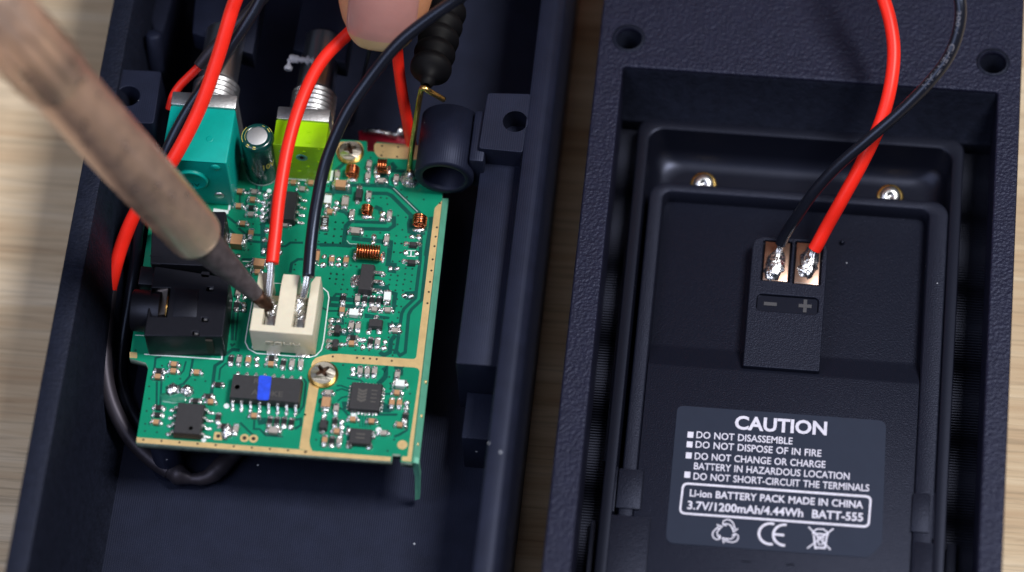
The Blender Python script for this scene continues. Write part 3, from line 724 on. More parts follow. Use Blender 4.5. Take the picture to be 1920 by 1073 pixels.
ribbon('A', [(910, 630), (1000, 720), (1040, 740)], .2); ribbon('A', [(1020, 610), (1015, 680), (1060, 680), (1110, 730), (1240, 740)], .2); ribbon('A', [(1320, 610), (1380, 600), (1380, 650), (1330, 680)], .25)
ribbon('A', [(1400, 290), (1420, 320), (1400, 500), (1360, 560)], .2); patch('A', [(1040, 600), (1110, 590), (1110, 640), (1050, 650)])
patch('A', [(330, 350), (440, 340), (560, 400), (520, 430), (340, 410)])
ribbon('B', [(610, 285), (580, 330), (520, 335)], .2); ribbon('B', [(530, 185), (550, 170), (545, 225), (500, 270)], .5); ribbon('B', [(600, 165), (640, 160), (640, 215)], .5); ribbon('B', [(305, 232), (390, 245), (410, 265)], .16)
ribbon('B', [(240, 280), (270, 280), (320, 300)], .16); ribbon('B', [(235, 312), (270, 300), (320, 315)], .16); ribbon('B', [(245, 378), (270, 355), (320, 345)], .16); ribbon('B', [(200, 395), (280, 430), (315, 470), (350, 475)], .2)
ribbon('B', [(478, 462), (620, 462)], .25); ribbon('B', [(600, 600), (630, 590), (680, 560), (690, 400)], .25); patch('B', [(270, 380), (320, 380), (320, 430), (280, 430)]); patch('B', [(530, 380), (610, 430), (570, 450), (480, 445)])
for x in range(5): ribbon('B', [(385 + x * 18, 455), (385 + x * 16, 540)], .1)
patch('B', [(300, 530), (320, 530), (320, 660), (300, 655)]); ribbon('B', [(130, 390), (130, 370), (150, 360)], .2); ribbon('B', [(620, 30), (600, 80)], .3)
g.build('copper_gap', PCBD, pcb, kind='stuff')
# silkscreen
g = MB()
wS = .11
ribbon('8', [(905, 390), (950, 430), (960, 480), (910, 880), (890, 960), (840, 1010), (770, 1028), (725, 1025)], wS * 1.6, 0, .024); ribbon('8', [(708, 1022), (300, 990), (225, 950), (195, 890), (200, 840), (262, 490)], wS * 1.6, 0, .024)
ribbon('8', [(258, 920), (258, 940), (820, 980), (828, 930)], wS * 1.4, 0, .024); ribbon('8', [(170, 148), (255, 152), (240, 265)], wS * 1.3, 0, .024); ribbon('8', [(460, 348), (740, 360)], wS, 0, .024)
ribbon('6', [(335, 890), (395, 893)], wS, 0, .024); ribbon('6', [(395, 1018), (915, 1053), (925, 960)], wS * 1.8, 0, .024)
ribbon('A', [(1395, 335), (1365, 490), (1350, 490)], wS, 0, .024); ribbon('7', [(645, 495), (725, 500), (728, 480)], wS, 0, .024)
ribbon('7', [(700, 72), (1110, 105)], .5, 0, .024); ribbon('7', [(1125, 100), (1140, 0)], .35, 0, .024); ribbon('7', [(0, 380), (145, 400)], .6, 0, .024); ribbon('7', [(150, 380), (210, 0)], .32, 0, .024)
ribbon('5', [(765, 140), (840, 142)], wS, 0, .024); ribbon('5', [(760, 190), (835, 192)], wS, 0, .024); ribbon('5', [(798, 142), (795, 190)], wS * 1.5, 0, .024); ribbon('5', [(775, 113), (850, 117)], wS, 0, .024); ribbon('5', [(750, 268), (830, 272)], wS, 0, .024)
ribbon('A', [(425, 735), (428, 748), (470, 752), (478, 740)], wS, 0, .024); ribbon('A', [(515, 735), (520, 752), (560, 755), (568, 740)], wS, 0, .024)
ribbon('4', [(225, 945), (250, 972), (320, 975)], .06, 0, .024); ribbon('4', [(615, 505), (820, 705)], .06, 0, .024)
for v, x, y, r in (('B', 347, 467, .42), ('B', 503, 558, .42), ('A', 805, 502, .42), ('A', 628, 765, .35), ('7', 535, 195, .35), ('4', 310, 600, .25)):
    q = Z(v, x, y); kz[0] += 1; g.lathe([(0, 0), (r, 0)], (q.x, q.y, ZB + .05), (0, 0, 1), 14, 0, False)
g.build('silkscreen', SILK, pcb, kind='stuff')

# ---- chip components: shared meshes, one object each
def smd_mesh(name, m, l, w, h, cap=.28, fil=.32, caph=.02):
    random.seed(hash(name) % 1000 if False else len(name) * 7 + int(l * 100)); b = MB()
    b.box((0, 0, h / 2 + .05), (l - 2 * cap, w, h), 0)
    t = b.mesh(name + '_t', [m, SOLD]); bm = bmesh.new(); bm.from_mesh(t)
    bmesh.ops.bevel(bm, geom=list(bm.edges), offset=.04 * MM, segments=1, affect='EDGES')
    c_ = MB()
    for s in (-1, 1):
        c_.box((s * (l / 2 - cap / 2), 0, h / 2 + .06), (cap, w + caph, h + .02), 1)
        c_.blob((s * (l / 2 + .05), 0, .01), fil, w * .62, h * .78, 1, 8, 3, .10)
    t2 = c_.mesh(name + '_c', [m, SOLD]); bm.from_mesh(t2); me = bpy.data.meshes.new(name); bm.to_mesh(me); bm.free()
    me.materials.append(m); me.materials.append(SOLD)
    bpy.data.meshes.remove(t); bpy.data.meshes.remove(t2); return me
SM = {'c': smd_mesh('capacitor', TAN, 1.35, .72, .6), 'g': smd_mesh('grey_capacitor', GREY, 1.35, .72, .55), 'k': smd_mesh('resistor', RES, 1.35, .72, .4),
      'W': smd_mesh('white_inductor', WHITE, 1.85, 1.0, .9), 'C': smd_mesh('large_capacitor', TAN, 2.1, 1.2, .95), 'G': smd_mesh('grey_inductor', GREY, 1.8, .95, .75),
      'B': smd_mesh('big_capacitor', TAN, 2.2, 1.7, 1.5), 'K': smd_mesh('large_resistor', RES, 1.9, 1.05, .5)}
NM = {'c': 'capacitor', 'g': 'capacitor', 'k': 'resistor', 'W': 'inductor', 'C': 'capacitor', 'G': 'inductor', 'B': 'capacitor', 'K': 'resistor'}
BM_ = []
for k in range(6):
    random.seed(100 + k); b = MB(); b.blob((0, 0, 0), .5, .46, .34, 0, 9, 4, .14); BM_.append(b.mesh('solder_pad', SOLD))
SMD = """4 V g 413 320;4 V g 147 405;4 V g 402 420;4 V g 640 440;4 V g 410 580;4 V g 270 735;4 V g 583 745;4 V g 560 945;4 V W 68 625;4 V G 213 635;4 H C 178 495;4 H g 515 455;4 H G 300 880;4 H c 85 715;4 V K 42 800;
4 S p 143 628;4 S p 135 675;4 S p 527 720;4 S p 520 765;4 S p 452 915;4 S p 445 965;4 S p 768 915;4 S p 828 918;4 S p 40 838;4 S p 480 405;
5 S p 37 195;5 S p 27 268;5 S p 165 215;5 S p 162 265;5 S p 615 298;5 S p 677 300;5 S p 738 537;5 S p 800 540;5 S p 300 660;5 S p 358 662;5 S p 100 752;5 S p 165 757;5 S p 630 800;5 S p 692 803;5 S p 378 925;5 S p 375 985;5 S p 570 940;5 S p 560 995;
5 S p 750 160;5 S p 848 168;5 V c 105 235;5 V c 230 240;5 V c 195 675;5 V g 275 810;5 V g 335 815;5 V k 205 570;5 V g 330 575;5 V k 393 580;5 V k 457 585;5 V k 515 590;5 V W 592 565;5 H g 478 665;5 H g 593 672;5 H W 300 705;5 H g 660 850;5 H k 290 912;5 H c 278 965;5 V k 443 950;5 V g 505 955;
7 H c 258 215;7 H g 395 218;7 H c 380 292;7 H c 245 354;7 H k 365 367;7 H g 362 433;7 H c 285 522;7 V c 362 614;7 H B 232 708;7 H c 770 128;7 H c 938 132;7 H g 855 190;7 H g 690 530;7 V c 990 520;7 V C 978 845;7 S p 500 235;7 S p 480 305;7 S p 470 375;7 S p 465 445;7 S p 512 575;7 H C 445 910;7 H c 425 985;7 S p 325 915;7 S p 240 820;
8 V g 133 442;8 S p 190 445;8 S p 190 480;8 V k 118 560;8 S p 178 545;8 S p 178 592;
A H k 285 240;A H c 275 285;A H c 400 190;A H c 395 242;A H c 575 252;A H k 280 522;A H k 272 577;A H c 262 638;A H k 665 435;A H c 685 480;A H k 740 345;A V k 840 152;A V g 903 155;A V c 975 158;A S p 1040 138;A S p 1040 186;A H k 1155 140;A H c 1150 188;A V k 1245 180;A V g 1312 185;A V g 1380 187;A H c 1020 588;A V k 1140 627;A V k 1195 632;A V k 1252 632;A V k 1308 642;A H G 1170 705;A V k 742 600;A V g 878 690;A H k 785 665;A H k 565 470;
B S p 342 178;B S p 342 210;B V g 388 195;B V g 433 197;B V g 478 198;B V g 622 220;B H W 640 282;B H c 620 333;B V c 588 395;B V c 635 397;B S p 680 390;B S p 677 425;B V k 670 485;B H c 638 535;B H g 187 332;B V C 175 402;B V g 237 432;B V k 230 515;B S p 270 510;B S p 270 543;B H c 242 575;B V c 165 632;B V k 210 635;B V g 257 635;B H c 343 500;B H c 460 512;B H g 535 586"""
k = 0
for ln in SMD.replace('\n', '').split(';'):
    v, od, ty, x, y = ln.split(); q = Z(v, float(x), float(y)); k += 1
    random.seed(k)
    if od == 'S':
        o = piece('solder_pad', BM_[k % 6], pcb, (q.x, q.y, ZB + .01), random.uniform(0, 6)); s = random.uniform(.85, 1.1); o.scale = (s, s, s)
    else:
        piece(NM[ty], SM[ty], pcb, (q.x, q.y, ZB + .006), (math.pi / 2 if od == 'V' else 0) + random.uniform(-.05, .05) + (math.pi if k % 2 else 0))
q = Z('4', 42, 780, ZB + .68)
piece('marking', text_mesh('101', 1.0, .55, 0, SILK, .01), pcb, Z('4', 52, 812, ZB + .6), math.pi / 2)

# ---- chips with legs
def gull(name, foot=.95, w=.42, h=.95):
    b = MB()
    b.box((0, .18, h), (w, .36, .18)); b.box((0, .45, h * .55), (w, .18, h * .95)); b.box((0, foot * .5 + .35, .12), (w, foot - .25, .18))
    me = b.mesh(name, SOLD, .05, 1); b2 = MB(); b2.blob((0, foot * .5 + .5, 0), w * .75, foot * .45, .24, 0, 8, 3, .12)
    t = b2.mesh('t', SOLD); bm = bmesh.new(); bm.from_mesh(me); bm.from_mesh(t); bm.to_mesh(me); bm.free(); bpy.data.meshes.remove(t); return me
LEG = gull('leg')
def ic(q, wx, wy, h, npin, pitch, sides, name='chip', legm=LEG, z0=.15, cap=None):
    b = MB(); b.box((0, 0, h * .25 + z0), (wx, wy, h * .5), 0, 0, -.0); b.box((0, 0, h * .75 + z0), (wx, wy, h * .5), 0, 0, .12)
    o = link(name, b.mesh(name, CHIP, .04, 1), pcb); o.location = Vector((q.x, q.y, ZB)) * MM
    for sd in sides:
        for i in range(npin):
            t = (i - (npin - 1) / 2) * pitch
            if sd == 'N': p, r = (q.x + t, q.y + wy / 2 - .1, ZB + .02), 0
            if sd == 'S': p, r = (q.x + t, q.y - wy / 2 + .1, ZB + .02), math.pi
            if sd == 'E': p, r = (q.x + wx / 2 - .1, q.y + t, ZB + .02), -math.pi / 2
            if sd == 'W': p, r = (q.x - wx / 2 + .1, q.y + t, ZB + .02), math.pi / 2
            l = bpy.data.objects.new('leg', legm); S.collection.objects.link(l); l.parent = o
            l.location = (Vector(p) - Vector((q.x, q.y, ZB))) * MM; l.rotation_euler = (0, 0, r)
    return o
def onchip(o, me, name, x, y, z, rz=0):
    c_ = bpy.data.objects.new(name, me); S.collection.objects.link(c_); c_.parent = o; c_.location = Vector((x, y, z)) * MM; c_.rotation_euler = (0, 0, rz); return c_
q = Z('A', 1107, 363, ZB + 1.7)
u1 = ic(q, 9.9, 3.9, 1.55, 8, 1.27, 'NS'); TOPZ = 1.72
b = MB(); b.prism(rpoly([(-1.35, 1.95), (.45, 1.9), (.55, -1.9), (-1.1, -1.95)], .35), 0, .03); onchip(u1, b.mesh('paint_mark', BLUE), 'paint_mark', .15, 0, TOPZ - .01)
b = MB(); b.lathe([(.5, 0), (.42, .02), (.36, -.02), (0, -.02)], (0, 0, 0), (0, 0, 1), 20); onchip(u1, b.mesh('pin_dimple', CHIP), 'pin_dimple', -4.0, -.15, TOPZ)
onchip(u1, text_mesh('A   0KE', 4.4, .85, 0, MARKD), 'marking', -1.9, -1.2, TOPZ + .004); onchip(u1, text_mesh('R', .7, .85, 0, MARKD), 'marking', -1.75, .6, TOPZ + .004)
u2 = ic(Z('7', 667, 330, ZB + 1.6), 3.9, 4.9, 1.5, 4, 1.27, 'EW'); u3 = ic(Z('A', 512, 598, ZB + 1.6), 3.9, 4.95, 1.5, 4, 1.27, 'EW')
b = MB(); b.lathe([(.42, 0), (.36, .02), (.3, -.02), (0, -.02)], (0, 0, 0), (0, 0, 1), 18); onchip(u3, b.mesh('pin_dimple', CHIP), 'pin_dimple', .5, -1.5, 1.67)
# flat quad chip with chevron mark
qm = MB(); qm.box((0, .14, .08), (.3, .4, .12)); qm.blob((0, .28, 0), .2, .22, .14, 0, 8, 3, .1); QL = qm.mesh('lead', SOLD)
u4 = ic(Z('B', 420, 345, ZB + .9), 4.4, 4.4, .85, 8, .5, 'NSEW', legm=QL, z0=.03)
b = MB()
for r_ in range(4):
    y = -.72 + r_ * .5
    for s in (-1, 1): b.prism([(0, y - .28), (0, y + .1), (s * .62, y + .42), (s * .62, y + .04)] if s > 0 else [(0, y + .1), (0, y - .28), (-.62, y + .04), (-.62, y + .42)], 0, .008)
onchip(u4, b.mesh('logo', MARKD), 'logo', -.5, 0, .885)
for i in range(4):
    b = MB(); b.box((.42, 0, 0), (.85 - .1 * (i % 2), .16, .006)); onchip(u4, b.mesh('print_line', MARKD), 'print_line', .75, 1.0 - i * .6, .888)
# crystal
q = Z('B', 388, 597, ZB + .9); o = ic(q, 3.15, 2.5, .8, 0, 1, ''); o.name = 'crystal'
for i in range(2):
    b = MB(); b.box((0, 0, 0), (1.2, .2, .006)); onchip(o, b.mesh('print_line', MARKD), 'print_line', 0, .3 - i * .6, .968)
for x, y in ((315, 572), (465, 592), (318, 655), (445, 662)):
    q2 = Z('B', x, y); b = MB(); random.seed(x); b.box((0, 0, .28), (.62, .75, .5)); b.blob((0, -.1, 0), .55, .55, .35, 0, 8, 3, .15); onchip(o, b.mesh('corner_pad', SOLD), 'corner_pad', q2.x - q.x, q2.y - q.y, .01)
# power transistor
q = Z('5', 405, 372, ZB + 1.5); o = ic(q, 2.0, 4.4, 1.45, 0, 1, ''); o.name = 'power_transistor'
b = MB(); b.box((-1.5, 0, .22), (1.1, 1.7, .3)); b.blob((-1.75, 0, 0), .75, 1.15, .3, 0, 10, 3, .1); onchip(o, b.mesh('tab', SOLD), 'tab', 0, 0, .01)
for y in (1.45, 0, -1.45):
    b = MB(); b.box((1.55, y, .42), (1.3, .5, .22)); b.box((2.1, y, .2), (.5, .5, .3)); b.blob((2.0, y, 0), .6, .42, .32, 0, 8, 3, .14); onchip(o, b.mesh('leg', SOLD), 'leg', 0, 0, .01)
# small transistors and diodes
def sot(v, x, y, wx, wy, pins, name='transistor', h=.95):
    q = Z(v, x, y, ZB + h); o = ic(q, wx, wy, h, 0, 1, '', z0=.1); o.name = name
    for i, (px_, py_) in enumerate(pins):
        r = Z(v, px_, py_); dx_, dy_ = r.x - q.x, r.y - q.y
        b = MB(); random.seed(int(px_)); mx, my = dx_ * .78, dy_ * .78
        b.box((mx, my, .25), (.42 if abs(dy_) > abs(dx_) else .8, .8 if abs(dy_) > abs(dx_) else .42, .3)); b.blob((dx_, dy_, 0), .46, .46, .34, 0, 8, 3, .15)
        onchip(o, b.mesh('leg', SOLD), 'leg', 0, 0, .01)
    return o
sot('5', 485, 772, 2.0, 1.35, ((425, 852), (517, 857), (492, 728)))
sot('5', 150, 825, .85, 1.5, ((92, 808), (88, 862), (208, 843))); sot('5', 132, 950, .85, 1.5, ((75, 935), (70, 985), (185, 970)))
sot('5', 815, 82, 1.1, .8, ((752, 82), (865, 86)), 'diode', .7); sot('5', 800, 238, 1.1, .85, ((735, 236), (848, 246)), 'diode', .7)
sot('4', 325, 548, 1.05, 1.7, ((316, 622), (330, 500)), 'diode'); sot('B', 155, 520, 1.15, 1.5, ((148, 572), (160, 475)), 'diode')
sot('7', 565, 720, 1.5, 1.8, ((490, 665), (645, 690), (480, 775), (640, 785)))
# blobs of solder and flux by the small chip
for k, (v, x, y, r) in enumerate((('A', 390, 380, .95), ('A', 500, 388, .9), ('A', 810, 705, .8))): q = Z(v, x, y); solder('solder_joint', (q.x, q.y, ZB), r, r * (1.5 if k == 2 else 1), .75, pcb, 60 + k, .22)
q = Z('A', 400, 440); b = MB(); random.seed(3); b.blob((q.x, q.y, ZB), 2.1, .9, .16, 0, 16, 4, .2); b.build('flux_residue', FLUX, pcb)

# ---- coils
def coil(v, x, y, axis, n, R_, length, wr, lift=None):
    q = Z(v, x, y, ZB + R_); c = Vector((q.x, q.y, ZB + R_ + wr * .6)); pts = []
    for i in range(n * 16 + 1):
        t = i / 16; a = 2 * math.pi * t - math.pi / 2; s = (t / n - .5) * length
        u = (R_ * math.cos(a), s) if axis == 'y' else (s, R_ * math.cos(a))
        pts.append((c.x + u[0], c.y + u[1], c.z + R_ * math.sin(a)))
    b = MB(); b.tube(pts, wr, 8)
    o = b.build('coil', COPPER, pcb)
    for s in (-1, 1):
        d_ = s * (length / 2 + wr); p = (c.x, c.y + d_ * 1.05) if axis == 'y' else (c.x + d_ * 1.05, c.y)
        b = MB(); random.seed(int(x) + s); b.blob((p[0], p[1], ZB), .95 if axis == 'y' else .4, .4 if axis == 'y' else .95, .42, 0, 10, 4, .16); b.build('lead', SOLD, o)
coil('4', 272, 368, 'y', 4, .92, 1.45, .155); coil('4', 523, 325, 'x', 4, 1.0, 1.4, .15); coil('4', 395, 690, 'y', 4, .75, 1.15, .15); coil('4', 835, 782, 'y', 4, .92, 1.55, .165)
coil('5', 425, 158, 'x', 9, 1.05, 3.45, .155)

# ---- screws
for (x, y, rh, ang) in ((605, 696, 1.75, 38), (656, 279, 1.6, 20)):
    q = at(x, y, ZB + 1.3); cr = []
    for k in range(4):
        a = math.radians(90 * k + ang); c_, s_ = math.cos(a), math.sin(a); w1, r2 = .2, rh * .60
        for lx, ly in ((.34, -.34), (r2, -w1), (r2, w1)): cr.append((q.x + lx * c_ - ly * s_, q.y + lx * s_ + ly * c_))
    sw = plate('screw', [circ(q, rh, 40), list(reversed(cr))], ZB + .3, ZB + 1.4, SCREW, pcb)
    bm = bmesh.new(); bm.from_mesh(sw.data)
    for v in bm.verts:                      # dome the head
        r = math.hypot(v.co.x / MM - q.x, v.co.y / MM - q.y)
        if v.co.z > (ZB + 1) * MM and r > rh * .9: v.co.z -= .55 * MM
    bm.to_mesh(sw.data); bm.free()
    for p_ in sw.data.polygons: p_.use_smooth = False
    g = MB(); g.lathe([(rh * .93, .2), (rh * .93, .55), (0, .62)], (q.x, q.y, ZB), (0, 0, 1), 32); g.build('recess_floor', BURN_AND_SHADE, sw)  # dark colour paints shade into the bottom of the cross slot
    disc('washer', q, rh * 1.22, ZB + .034, BRASS, .26, 32)

# ---- white connector
cz = 6.0
A_, B_, C_, D_ = (Z('8', 245, 785, ZB + cz), Z('8', 815, 815, ZB + cz), Z('8', 880, 285, ZB + cz), Z('8', 305, 245, ZB + cz))
cx0 = (A_.x + D_.x) / 2; cx1 = (B_.x + C_.x) / 2; cy0 = (A_.y + B_.y) / 2; cy1 = (C_.y + D_.y) / 2
con = MB()
zc = ZB + cz; s1 = (Z('8', 345, 720, zc).x, Z('8', 465, 720, zc).x); s2 = (Z('8', 618, 735, zc).x, Z('8', 735, 745, zc).x); sy = Z('8', 400, 728, zc).y; sy2 = Z('8', 600, 360, zc).y
def cbox(x0, x1, y0, y1, z0, z1): con.box(((x0 + x1) / 2, (y0 + y1) / 2, (z0 + z1) / 2), (x1 - x0, y1 - y0, z1 - z0))
outl = [(cx0, cy0), (cx1, cy0), (cx1, cy1), (s2[1] + .55, cy1), (s2[1] + .0, sy2 + .6), (s2[1], sy), (s2[0], sy), (s2[0], sy2 + .2), (s2[0] + .1, cy1), (s1[1] + .1, cy1), (s1[1], sy2 + .2), (s1[1], sy), (s1[0], sy), (s1[0], sy2 + .6), (s1[0] + .4, cy1), (cx0, cy1)]
plate('connector_housing', [outl], ZB + .25, zc, CREAM, pcb, .1)
chouse = [o for o in pcb.children if o.name.startswith('connector_housing')][0]
g = MB(); g.box(((cx0 + cx1) / 2, (cy0 + cy1) / 2 - .4, ZB + 1.0), (cx1 - cx0 - .6, cy1 - cy0 - 1.6, 1.4)); g.build('connector_floor', CREAM, chouse)
for s in (s1, s2):
    mx = (s[0] + s[1]) / 2; w = (s[1] - s[0]) * .78
    g = MB(); g.box((mx, sy + 1.1, zc - 1.35), (w, 2.0, .3)); g.box((mx, sy + .25, zc - 2.4), (w, .3, 2.2)); g.box((mx, sy + 2.6, zc - 1.9), (w * .7, 1.2, .5)); g.build('contact', TIN, chouse, bevel=.08)
    g = MB(); g.box((mx + .4, cy0 - .25, ZB + .22), (2.0, .6, .3)); g.build('contact_tail', SOLD, chouse, bevel=.1)
p = Z('8', 705, 895, ZB + 2.6)
t = text_mesh('HHDZ', 5.0, 1.0, 0, CREAM, .01)
lt = bpy.data.objects.new('embossed_lettering', t); S.collection.objects.link(lt); lt.parent = chouse; lt.matrix_parent_inverse = Matrix.Translation(-org(chouse))
bm = bmesh.new(); bm.from_mesh(t); r_ = bmesh.ops.extrude_face_region(bm, geom=bm.faces[:]); bmesh.ops.translate(bm, vec=(0, 0, .12 * MM), verts=[v for v in r_['geom'] if isinstance(v, bmesh.types.BMVert)]); bmesh.ops.recalc_face_normals(bm, faces=bm.faces); bm.to_mesh(t); bm.free()
lt.rotation_euler = (math.pi / 2, math.pi, 0); lt.location = Vector((p.x, cy0 - .02, ZB + 3.3)) * MM
zj = ZB + 4.6
j1 = Z('8', 425, 545, zc - 1.0); j2 = Z('8', 695, 520, zc - .6)
solder('solder_joint', (j2.x, j2.y, zc - 2.2), .95, 1.9, 2.3, pcb, 71, .16); solder('solder_joint', (j2.x - .15, j2.y - 1.2, zc - 2.2), .75, .9, 1.7, pcb, 72, .16)
solder('solder_joint', (j1.x, j1.y, zc - 2.2), .85, 1.5, 1.9, pcb, 73, .16)

# ---- audio jacks
zj = ZB + 5.6
def jack(poly, holes, name='audio_jack', z1=zj):
    P = pxs(poly, z1)
    return plate(name, [rpoly(P, .35)] + [list(reversed(rpoly(pxs(h, z1), .12))) for h in holes], ZB + .03, z1, BLK, pcb, .12)
v6 = lambda x, y: (160 + x / 3.578, 380 + y / 3.578)
win = [v6(448, 572), v6(572, 572), v6(545, 768), v6(432, 762)]
sm = [[v6(x - 22, y - 16), v6(x + 22, y - 14), v6(x + 20, y + 14), v6(x - 24, y + 12)] for x, y in ((806, 484), (836, 580), (802, 786), (740, 879))]
jk = jack([v6(466, 425), v6(968, 505), v6(920, 900), v6(392, 893)], [win] + sm)
g = MB(); P = pxs([v6(480, 450), v6(940, 520), v6(900, 880), v6(420, 870)], zj); g.prism(P, zj - 2.6, zj - 1.9); g.build('jack_core', BLK, jk)
for x, y in ((812, 490), (846, 582), (808, 790), (746, 886)): q = Z('6', x, y, zj - .6); g = MB(); g.box((q.x, q.y, zj - 1.1), (.45, .32, 1.4)); g.build('pin_tip', TIN, jk)
pa = [Z('6', *p, zj - .9) for p in ((465, 580), (558, 590), (535, 765), (440, 757))]
g = MB(); g.add([(p.x, p.y, zj - .25 - (0.7 if i in (0, 3) else 0)) for i, p in enumerate(pa)] + [(p.x, p.y, zj - 1.5) for p in pa], [(0, 1, 2, 3), (0, 1, 5, 4), (1, 2, 6, 5), (2, 3, 7, 6), (3, 0, 4, 7)]); g.build('spring_contact', PLATE2, jk)
q = pa[1]; q3 = pa[2]; g = MB(); g.tube([(q.x + .1, q.y, zj - .7), (q3.x + .1, q3.y, zj - .7)], .12, 8); g.build('contact_edge', BRASS, jk)
q = Z('6', 440, 725, ZB + 3); g = MB(); g.lathe([(3.0, -1), (3.0, 2.9), (2.8, 3.1), (1.8, 3.1), (1.8, .5), (0, .5)], (q.x + .5, q.y, ZB + 2.8), (-1, 0, 0), 36); g.build('barrel', BLK, jk)
pl = [Z('6', *p, zj + .05) for p in ((605, 574), (762, 582), (745, 770), (585, 765))]
g = MB(); g.prism([tuple(p[:2]) for p in pl], zj - .05, zj + .1); g.build('cover_panel', BLK, jk, bevel=.05)
q = Z('6', 838, 968, ZB + 2.8); g = MB(); g.box((q.x, Z('6', 838, 905, zj).y - .02, ZB + 3.0), (.95, .3, 3.6)); g.build('front_slot', HOLE, jk)
zj2 = zj + .5
jk2 = jack([v6(452, 60), v6(945, 60), v6(905, 430), v6(436, 408)], [], z1=zj2)
for a, b_ in (((440, 345), (640, 432)),):
    q = Z('6', 470, 360, zj2); g = MB(); g.box((q.x, q.y, zj2), (1.6, .16, .12)); g.box((q.x + .2, q.y - 1.3, zj2), (1.4, .16, .12)); g.build('moulded_rib', BLK, jk2)
g = MB(); q = Z('6', 722, 362, zj2); g.box((q.x, q.y, zj2 + .01), (.7, .9, .06)); g.build('mould_slot', HOLE, jk2)
q = Z('6', 430, 520, ZB + 1); g = MB(); g.box((q.x, q.y, ZB + 1.2), (2.6, 3.0, 2.2)); g.build('side_lug', BLK, jk, bevel=.15)

# ---- potentiometers
def pot(name_label, body, x0, x1, ytop, yfront, ymetal, zt_, px0, shaft_r, zsh, m, shaft_len, thr_len, cham=.25):
    g = MB(); g.box(((x0 + x1) / 2, (yfront + ymetal) / 2, (ZB + .05 + zt_) / 2), (x1 - x0, ymetal - yfront, zt_ - ZB - .05)); o = g.build('potentiometer', m, pcb, bevel=cham, bseg=3); o['label'] = name_label
    g = MB(); g.box(((x0 + x1) / 2, (ymetal + ytop) / 2 + .005, (ZB + .3 + zt_ + .1) / 2), (x1 - x0 - .02, ytop - ymetal, zt_ - ZB + .1)); g.build('metal_bracket', STEEL, o, bevel=.2)
    cx = px0; prof = []
    h = 0.0
    while h < thr_len: prof += [(shaft_r - .28, h), (shaft_r, h + .25), (shaft_r, h + .4), (shaft_r - .28, h + .65)]; h += .8
    prof += [(shaft_r - .5, h), (shaft_r - .5, h + .3)]
    g = MB(); g.lathe(prof, (cx, ytop, zsh), (0, 1, 0), 36); g.build('threaded_bush', STEEL, o)
    g = MB(); g.lathe([(shaft_r - .55, 0), (shaft_r - .55, shaft_len), (shaft_r - .8, shaft_len + .3), (0, shaft_len + .3)], (cx, ytop + thr_len, zsh), (0, 1, 0), 32); g.build('shaft', TIN, o)
    return o
zt1 = ZB + 11.5
tx0 = Z('9', 245, 500, zt1).x; tx1 = Z('9', 690, 500, zt1).x; tyt = Z('9', 480, 200, zt1).y; tym = Z('9', 480, 290, zt1).y; tyf = Z('9', 480, 655, zt1).y
pt = pot('teal potentiometer with zinc bracket and round boss on its front', None, tx0, tx1, tyt, tyf, tym, zt1, tx0 + (tx1 - tx0) * .58, 3.4, zt1 - 3.6, TEAL, 9, 4.0)
def fpt(x, y, v='9', yf=tyf):       # point on a potentiometer's front plane
    o_ = VIEW[v]; d_ = rot @ Vector((o_[0] + x / o_[2] - W / 2, H / 2 - (o_[1] + y / o_[2]), -FPX)); return CAM + d_ * ((yf - CAM.y) / d_.y)
q = fpt(430, 770); g = MB(); g.lathe([(2.35, -.1), (2.35, .35), (2.2, .5), (1.95, .5), (1.85, .4), (0, .4)], q, (0, -1, 0), 40); bs = g.build('round_boss', TEAL, pt)
q2 = fpt(360, 800); t = text_mesh('ALJV', 2.6, .9, 0, PCBD, .0); o = bpy.data.objects.new('lettering', t); S.collection.objects.link(o); o.parent = bs; o.matrix_parent_inverse = Matrix.Translation(-org(bs)); o.rotation_euler = (math.pi / 2, math.pi, 0); o.location = Vector((q2.x + 2.75, tyf - .42, q2.z + .9)) * MM
for x, y in ((587, 693), (612, 880)): q = fpt(x, y); g = MB(); g.lathe([(.72, -.1), (.72, .1), (.5, .25), (0, .3)], q, (0, -1, 0), 24); g.build('rivet', STEEL if y > 800 else TEAL, pt)
q = Z('9', 548, 503, zt1); g = MB(); g.lathe([(.55, 0), (.5, .06), (.3, .02), (0, .05)], (q.x, q.y, zt1 - .01), (0, 0, 1), 20); g.build('mould_pip', TEAL, pt)
g = MB(); g.box(((tx0 + tx1) / 2, tyf + .02 - .0, zt1 - .0), (tx1 - tx0 - .6, .1, .1)); g.build('mould_line', TEAL, pt)
zt2 = ZB + 9.0
lx0 = Z('9', 990, 400, zt2).x; lx1 = Z('9', 1348, 400, zt2).x; lyt = Z('9', 1180, 300, zt2).y; lym = Z('9', 1180, 385, zt2).y; lyf = Z('9', 1170, 555, zt2).y
pl_ = pot('lime green potentiometer with zinc bracket and small round eye on its front', None, lx0, lx1, lyt, lyf, lym, zt2, lx0 + (lx1 - lx0) * .58, 3.3, zt2 - 3.4, LIME, 10, 4.2, .15)
q = fpt(1165, 628, yf=lyf); g = MB(); g.lathe([(.85, -.1), (.85, .05), (.55, .1), (.5, .02), (0, .0)], q, (0, -1, 0), 26, 0); g.build('round_eye', FIN, pl_)
g = MB(); g.lathe([(.3, 0), (.3, .12), (0, .15)], q, (0, -1, 0), 16); g.build('eye_pin', BURN_AND_SHADE, pl_)
for x, y in ((1075, 590), (1180, 590), (1280, 575), (1090, 660), (1210, 690), (1280, 660), (1150, 720)):
    q = fpt(x, y, yf=lyf); g = MB(); g.lathe([(.34, -.05), (.28, .1), (0, .12)], q, (0, -1, 0), 12); g.build('mould_pip', LIME, pl_)
